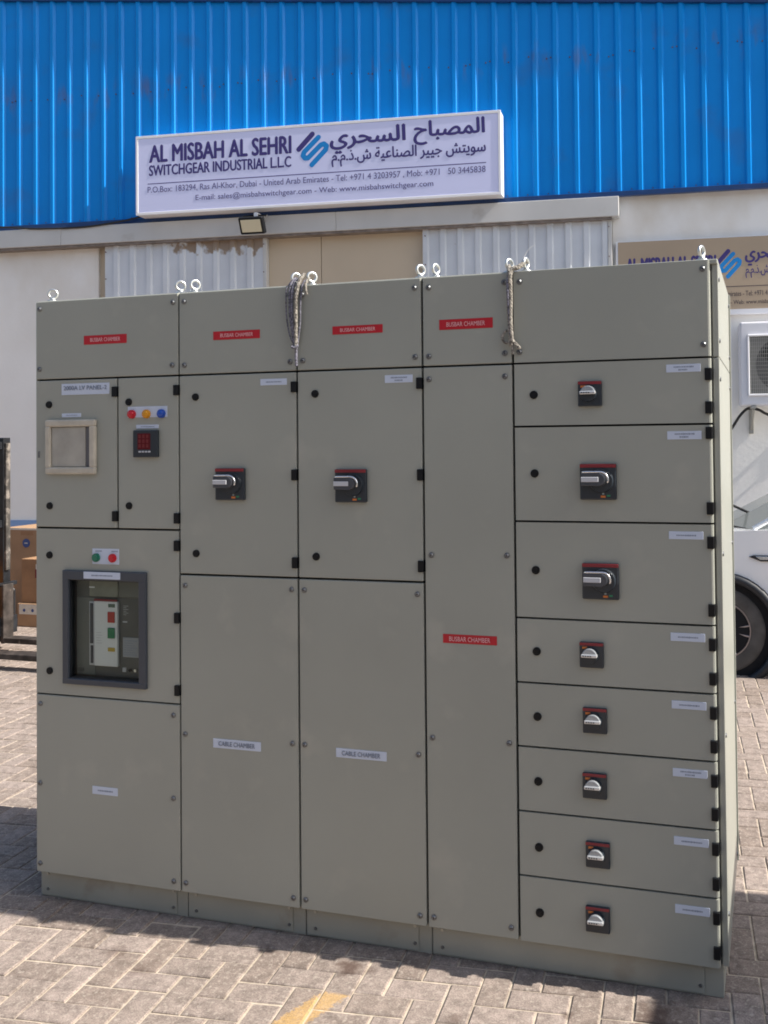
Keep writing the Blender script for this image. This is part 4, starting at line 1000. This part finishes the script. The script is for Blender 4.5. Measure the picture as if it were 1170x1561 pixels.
MB().box(.157, .175, -.0022, -.0012, .295, .34).obj('pale_mark', TAPE_LITEDGE, b2)
b3 = carton('cardboard_box', 'low brown cardboard box at the bottom with a pale printed strip', -3.90, 3.95, 0, .62, .28, .203)
MB().box(.02, .62, -.0015, .0006, .11, .195).obj('pale_strip', TAPE_LITEDGE, b3)
for x in (.075, .165): MB().cyl((x, -.0025, .145), (x, -.0010, .145), .014, n=14).obj('round_print', BLUEST, b3)

# ------------------------------------------------------------------ the parked white car, only the part behind the front wheel shows
cr = thing('parked_car', 'white car parked beside the building, wheel and flank showing right of the cabinet', 'car', (2.160, 3.67, 0))
WR = .300
def car_body():
    g = MB()
    top = [(-.78, .52), (-.76, .68), (-.66, .82), (-.40, .905), (0, .955), (.225, .970), (.9, .985), (2.0, 1.0), (3.0, 1.0), (3.28, .98), (3.36, .80), (3.40, .5), (3.34, .24)]
    arch = lambda cx: [(cx + .385 * math.cos(a), .293 + .385 * math.sin(a)) for a in [PI * k / 14 for k in range(15)]]
    bot = [(2.55 + .385, .20)] + [p for p in arch(2.55)] + [(2.55 - .385, .20), (.385, .17)] + [p for p in arch(0)] + [(-.385, .20), (-.74, .24)]
    poly = top + bot
    g.prism(poly, 0.0, 1.66, 'xz', .035)
    return g
car_body().obj('car_body', CARW, cr, smooth=False)
# sloping flank crease above the sill, door shut line
g = MB(); g.box(.43, .436, -.0015, .001, .26, .97); g.obj('door_gap', ARCHB, cr)
g = MB()
g.torus((0, -.004, .293), .366, .032, (0, 1, 0), 40, 8); g.obj('arch_cladding', ARCHB, cr, smooth=True)
MB().cyl((0, .02, .293), (0, .40, .293), .36, n=36).obj('wheel_well', mat('wheel_well_black', (.004, .005, .008), .9), cr)
MB().box(.40, 2.16, -.006, .05, .14, .235, .01).obj('sill', ARCHB, cr)
g = MB(); g.prism([(.185, .795), (.215, .806), (.52, .806), (.50, .768), (.26, .766)], -.012, .002, 'xz', .002); vent = g.obj('side_trim', ARCHB, cr)
g = MB(); g.prism([(.225, .800), (.50, .800), (.49, .778), (.255, .778)], -.016, -.010, 'xz', .002); g.obj('trim_insert', mat('trim_silver', (.55, .62, .70), .15, .9), vent)
# greenhouse
def quadprism(g, pts_low, pts_top):
    A = [g.b.verts.new(p) for p in pts_low]; B = [g.b.verts.new(p) for p in pts_top]; n = len(A)
    g.b.faces.new(A); g.b.faces.new(B[::-1])
    for i in range(n): g.b.faces.new((A[i], B[i], B[(i + 1) % n], A[(i + 1) % n]))
low = [(.225, .06, .968), (.02, .40, .975), (-.04, .83, .98), (.02, 1.26, .975), (.225, 1.60, .968), (3.05, 1.58, .99), (3.05, .08, .99)]
hi = [(.86, .22, 1.33), (.74, .45, 1.36), (.70, .83, 1.37), (.74, 1.21, 1.36), (.86, 1.44, 1.33), (2.55, 1.40, 1.34), (2.55, .26, 1.34)]
g = MB(); quadprism(g, low, hi); g.obj('windows', GLASSC, cr)
g = MB(); quadprism(g, [(x, y, z + .001) for x, y, z in hi], [(x + (.04 if x < 1.5 else -.04), y * .94 + .05, z + .045) for x, y, z in hi]); g.obj('car_roof', CARW, cr)
for pts, r_ in (([(.215, .045, .975), (.50, .12, 1.135), (.86, .205, 1.345)], .018), ([(.215, 1.615, .975), (.86, 1.455, 1.345)], .018), ([(1.5, .12, .99), (1.45, .225, 1.34)], .03), ([(3.03, .09, .99), (2.53, .28, 1.34)], .04)):
    MB().tube(pts, r_, 8).obj('roof_pillar', CARW, cr, smooth=True)
g = MB(); g.tube([(.235, .42, 1.03), (.17, .42, 1.058), (.02, .40, 1.128), (-.12, .38, 1.18)], .010, 6); g.obj('wiper', BLACKP, cr, smooth=True)
MB().box(-.775, -.70, .2, .5, .6, .7, .01).obj('headlight', mat('headlight_glass', (.6, .63, .66), .1), cr)
MB().box(-.775, -.70, 1.16, 1.46, .6, .7, .01).obj('headlight', mat('headlight_glass', (.6, .63, .66), .1), cr)
for cx, cy in ((0, .02), (2.55, .02), (0, 1.46), (2.55, 1.46)):
    g = MB()
    prof = [(.190, .0), (.215, -.006), (.268, -.008), (.292, .004), (.300, .03), (.300, .16), (.285, .18), (.19, .18)]
    rings = [[g.b.verts.new((cx + r_ * math.cos(a), cy + o_, .296 + r_ * math.sin(a))) for a in [2 * PI * k / 44 for k in range(44)]] for r_, o_ in prof]
    for A, B in zip(rings, rings[1:]):
        for k in range(44): g.b.faces.new((A[k], A[(k + 1) % 44], B[(k + 1) % 44], B[k]))
    wl = g.obj('wheel', DUSTY, cr, smooth=True)
    g = MB(); g.cyl((cx, cy + .05, .296), (cx, cy + .12, .296), .192, n=40); g.obj('rim_well', RIMD, wl)
    g = MB(); g.torus((cx, cy + .0, .296), .186, .006, (0, 1, 0), 44, 6)
    for k in range(5):
        for dd in (-.16, .16):
            a = 2 * PI * k / 5 + .0 + dd
            g.tube([(cx + .03 * math.cos(a), cy + .012, .296 + .03 * math.sin(a)), (cx + .184 * math.cos(a + dd * .25), cy + .004, .296 + .184 * math.sin(a + dd * .25))], .008, 6)
    g.cyl((cx, cy + .005, .296), (cx, cy + .03, .296), .035, n=18); g.obj('rim', RIMM, wl, smooth=False)

for o in bpy.data.objects:
    if o.type == 'MESH' and o.parent is None and 'kind' not in o.keys() and 'label' not in o.keys(): print('UNTAGGED', o.name)
